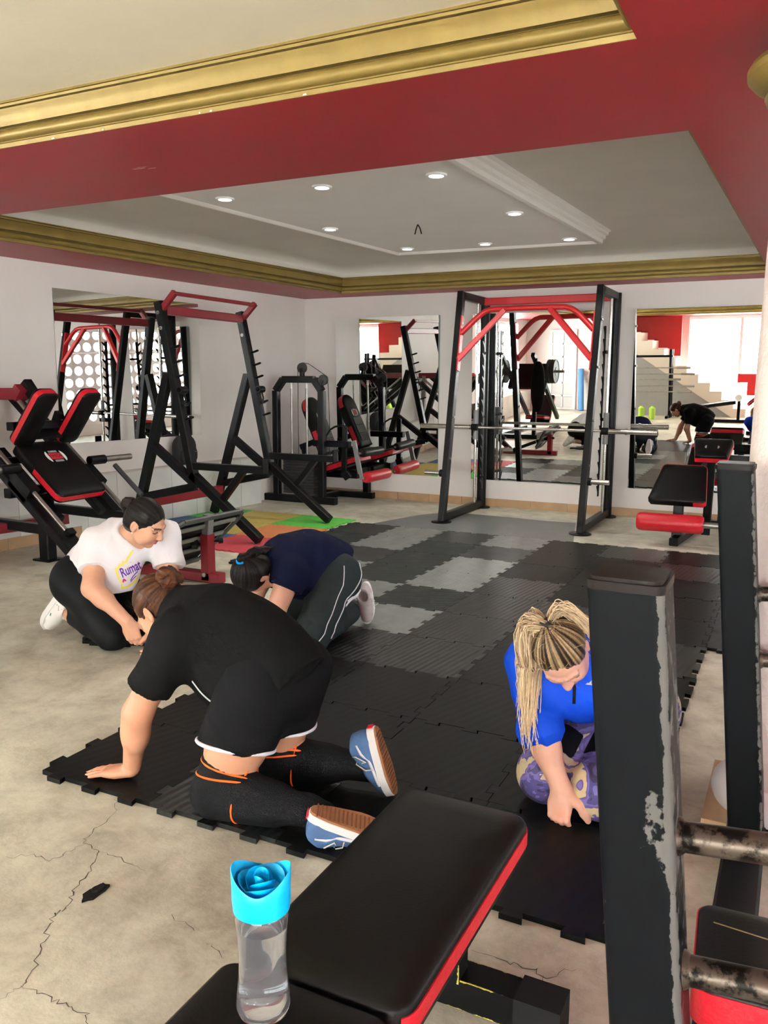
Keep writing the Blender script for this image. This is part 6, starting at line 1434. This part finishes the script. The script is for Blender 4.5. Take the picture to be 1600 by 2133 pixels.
for pts, wd, mt in (([(-.13, -.05), (-.125, .0), (-.105, .045), (-.085, .035), (-.06, .055), (-.04, .04), (-.02, .06), (.0, .045), (.03, .065), (.06, .075), (.11, .095)], .012, 'ink_yellow'),
                    ([(-.13, -.05), (-.15, -.075), (-.09, -.085), (-.03, -.080), (.02, -.065), (.06, -.05)], .011, 'ink_yellow'),
                    ([(-.05, -.06), (-.01, -.045), (.05, -.030)], .005, 'ink_purple'), ([(-.055, -.068), (-.02, -.058), (.02, -.05)], .004, 'ink_purple'),
                    ([(-.115, -.050), (-.095, -.035), (-.085, -.05)], .010, 'ink_pink'), ([(.030, .002), (.042, .008)], .018, 'ink_pink')):
    v, f = ribbon([(a * .54, c * .78) for a, c in pts], wd * .8, X2, Y2, O2); on_cloth('shirt_print', sh2, sh2, mt, v, f, E2, .0012 if mt != 'ink_purple' else .0018)
v, f = ribbon([(.0, .012), (.03, -.005), (.06, -.02), (.085, -.035)], .016, Vector((1, 0, 0)), Vector((0, 0, 1)), Vector((-1.655, 1.99, .43)))
on_cloth('shirt_print', sh1, sh1, 'print_white', v, f, Vector((-.1, -.75, -.65)), .002)
EJ = Vector((.23, -.92, .25)); XJ = Vector((.96, .24, 0)); YJ = Vector((0, .25, .96))
for k, (a, c) in enumerate((((-.014, -.006), (-.010, .0)), ((-.008, -.006), (0, .008)), ((-.001, -.006), (.013, .016)))):
    pts = [(a[0] + .0, -.008), (a[0] + .012, -.008), (c[0] + .004, c[1])]
    on_cloth('chest_mark', jk, jk, 'silver_print', [Vector((-.525, 2.49, .44)) + XJ * p[0] + YJ * p[1] for p in pts], [(0, 1, 2)], EJ, .002)
v, f = ribbon([(0, .04), (.006, .0), (.012, -.05), (.016, -.10)], .010, XJ, YJ, Vector((-.585, 2.50, .46))); on_cloth('zip', jk, jk, 'legging_black', v, f, EJ, .0015)
# coloured patches on the white trainer
for nm, mt, pts in (('red_patch', 'shoe_red', [(.02, .085), (.05, .098), (.075, .082), (.045, .070)]), ('green_patch', 'shoe_green', [(.015, .062), (.05, .064), (.055, .056), (.02, .050)])):
    pass
# ---------------------------------------------------------------- the part of the gym behind the camera, seen in the mirrors
M['stairwall'] = mat('stair_plaster', (.62, .52, .44), .6); M['greywall'] = mat('grey_plaster', (.30, .28, .27), .7, var=.05)
ys0, ys1 = -3.25, -4.15
st = MB(); TR, RI = .262, .194; x0 = -1.14; nst = 12
tp = []
for i in range(nst): tp += [(x0 - TR * i, RI * i), (x0 - TR * i, RI * (i + 1))]
tp += [(x0 - TR * nst, RI * nst), (x0 - TR * nst, RI * nst - .42), (x0 - .30, 0)]
RX = Matrix(((1, 0, 0), (0, 0, -1), (0, 1, 0)))
st.prism(tp, 3.25, 4.15, RX); sto = struct('stairs', st, M['stairwall'])
b = MB(); b.prism([(x0 - .30, 0), (x0 - TR * nst, RI * nst - .42), (x0 - TR * nst, 0)], 3.30, 3.36, RX); struct('wall_stair', b, M['greywall'])
b = MB(); rp_ = []
for i in range(6, nst): rp_ += [(x0 - TR * i, RI * i + .02), (x0 - TR * i, RI * (i + 1) + .02)]
rp_ += [(x0 - TR * nst, 2.32), (x0 - TR * 6, 2.32)]
b.prism(rp_, 4.10, 4.14, RX); obj('balustrade', b, M['red'], sto, smooth=None, label='red balustrade')
b = MB(); b.prism([(x0 - TR * 1.0, .95), (x0 + .35, .95), (x0 + .35, .45), (x0 - .05, .45), (x0 - .05, .75), (x0 - TR, .75)], 4.10, 4.14, RX); obj('balustrade', b, M['red'], sto, smooth=None, label='red balustrade at the foot')
# barbell stand
BS = thing('barbell_stand', 'black barbell stand under the stairs, seen in the right mirror', 'weight rack', (-3.2, -2.75, 0))
for x in (-3.95, -2.75):
    for dy in (0, -.22): beam('upright', BS, (x + .03, -2.75 + dy, 0), (x, -2.75 + dy, 1.55), .06, .06, up=(0, 1, 0))
    beam('foot', BS, (x, -3.1, .03), (x, -2.5, .03), .06, .06)
beam('top_bar', BS, (-4.1, -2.75, 1.40), (-2.7, -2.75, 1.40), .05, .05)
for i, (z, xa, xb) in enumerate(((1.14, -4.2, -2.3), (1.0, -4.15, -2.2), (.88, -4.3, -2.5), (.73, -4.2, -2.2), (.60, -4.25, -2.25))):
    t = thing('barbell', 'barbell on the stand under the stairs, %s from the top' % ['first', 'second', 'third', 'fourth', 'fifth'][i], 'barbell', ((xa + xb) / 2, -2.69, z), 'barbells on the stand')
    rod('shaft', t, (xa, -2.69, z), (xb, -2.69, z), .014, 'steel'); rod('sleeve', t, (xb - .30, -2.69, z), (xb, -2.69, z), .025, 'steel'); rod('sleeve', t, (xa, -2.69, z), (xa + .3, -2.69, z), .025, 'steel')
for i in range(4):
    b = MB(); b.rev([(0, .05), (.1, .07), (.85, .07), (.95, .03), (1, .03)], (-3.75 + i * .24, -2.28, 0), (-3.75 + i * .24, -2.28, .30), 18)
    tag(obj('jug', b, M['lime'], None, (-3.75 + i * .24, -2.28, 0), 45), 'lime green jug by the barbell stand, %s of four from left' % ['first', 'second', 'third', 'fourth'][i], 'jug', 'lime jugs by the barbell stand')
# sit-up bench with white roller
SB = thing('sit_up_bench', 'black sloping sit-up bench with white roller, seen in the right mirror', 'gym bench', (-1.5, -1.9, 0))
T = frame3(Vector((-1.75, -1.9, .33)), (1, 0, .16), (0, 1, 0)); pad(SB, T, 1.0, .3, .07, .03, name='pad', band=False)
roller(SB, (-1.2, -2.15, .55), (-1.2, -1.65, .55), .075, M['white'], 'leg_roller'); T = frame3(Vector((-.85, -1.9, .50)), (.6, 0, .5), (0, 1, 0)); pad(SB, T, .4, .3, .07, .03, name='knee_pad')
part('frame', SB, 'black', lambda b: b.bar((-2.2, -1.9, .04), (-.6, -1.9, .04), .07, .07).bar((-2.2, -1.9, .04), (-2.2, -1.9, .28), .06, .06, (0, 1, 0)).bar((-1.2, -1.9, .04), (-1.2, -1.9, .56), .06, .06, (0, 1, 0)).bar((-.75, -1.9, 0), (-.75, -1.9, .9), .06, .06, (0, 1, 0)))
# plate-loaded leg press with a jacket hung on it
LP = thing('leg_press_machine', 'black leg press loaded with weight plates, seen in the middle mirror', 'gym machine', (-4.7, 1.5, 0))
for dx in (-.3, .3): beam('rail', LP, (-4.75 + dx, .55, .25), (-4.75 + dx, 2.35, 1.55), .07, .08)
beam('base_rail', LP, (-5.1, .6, .04), (-5.1, 2.3, .04), .08, .08); beam('base_rail', LP, (-4.4, .6, .04), (-4.4, 2.3, .04), .08, .08); beam('cross_beam', LP, (-5.15, 2.3, .04), (-4.35, 2.3, .04), .08, .08)
for dx in (-.33, .33): beam('rear_leg', LP, (-4.75 + dx, 2.3, .04), (-4.75 + dx, 2.25, 1.48), .07, .07, up=(1, 0, 0))
part('sled_plate', LP, 'black', lambda b: b.box((-4.75, 1.55, 1.12), (.75, .06, .55), R=Matrix.Rotation(math.radians(36), 3, 'X')))
T = frame3(Vector((-4.75, .62, .42)), (1, 0, 0), (0, -.6, .8)); pad(LP, T, .4, .7, .08, .04, name='backrest'); T = frame3(Vector((-4.75, .95, .24)), (1, 0, 0), (0, 1, .1)); pad(LP, T, .4, .4, .08, .04, name='seat')
for s in (-1, 1):
    rod('plate_horn', LP, (-4.75 + s * .36, 1.68, 1.22), (-4.75 + s * .72, 1.68, 1.22), .025, 'steel')
    for k in range(3):
        x = -4.75 + s * (.43 + k * .055); t = thing('weight_plate', 'black weight plate on the leg press horn, %s side, %s from the frame' % ('right' if s > 0 else 'left', ['first', 'second', 'third'][k]), 'weight plate', (x, 1.68, 1.22), 'weight plates on the leg press')
        part('disc', t, 'iron', lambda b: b.rev([(0, .028), (0, .075), (.15, .08), (.2, .195), (0, .20), (0, .222), (.2, .225), (.8, .225), (1, .222), (1, .20), (.8, .195), (.85, .08), (1, .075), (1, .028)], (x - .022, 1.68, 1.22), (x + .022, 1.68, 1.22), 36, False))
q = blob((-4.32, 2.44, .97), (.26, .14, .92), 10, 16, 2.4); tag(obj('jacket', q, M['tee_black'] if 'tee_black' in M else M['darkgrey'], None, (-4.32, 2.36, .48), 60), 'black jacket hung over the rail of the leg press', 'jacket')
# glazed door in the far corner and a blue foam roller
dr = MB()
for x in (-6.02, -5.38): dr.box((x, YR + .02, 1.03), (.07, .06, 2.06))
for i in range(7): dr.box((-5.70, YR + .02, .03 + i * .335), (.6, .05, .05))
dr.box((-5.70, YR + .02, 1.03), (.03, .05, 2.0)); d1_ = struct('door_1', dr, M['white'])
M['frost'] = mat('frosted_pane', (.62, .64, .63), .25)
for i in range(6):
    for x in (-5.855, -5.545): q = MB(); q.box((x, YR + .015, .20 + i * .335), (.28, .012, .28)); obj('pane', q, M['frost'], d1_, smooth=None)
b = MB(); b.cyl((-5.1, -4.2, 0), (-5.2, -4.5, 1.05), .075, n=20); tag(obj('foam_roller', b, M['blue'], None, (-5.1, -4.2, 0)), 'blue foam roller leaning in the corner behind the camera', 'foam roller')
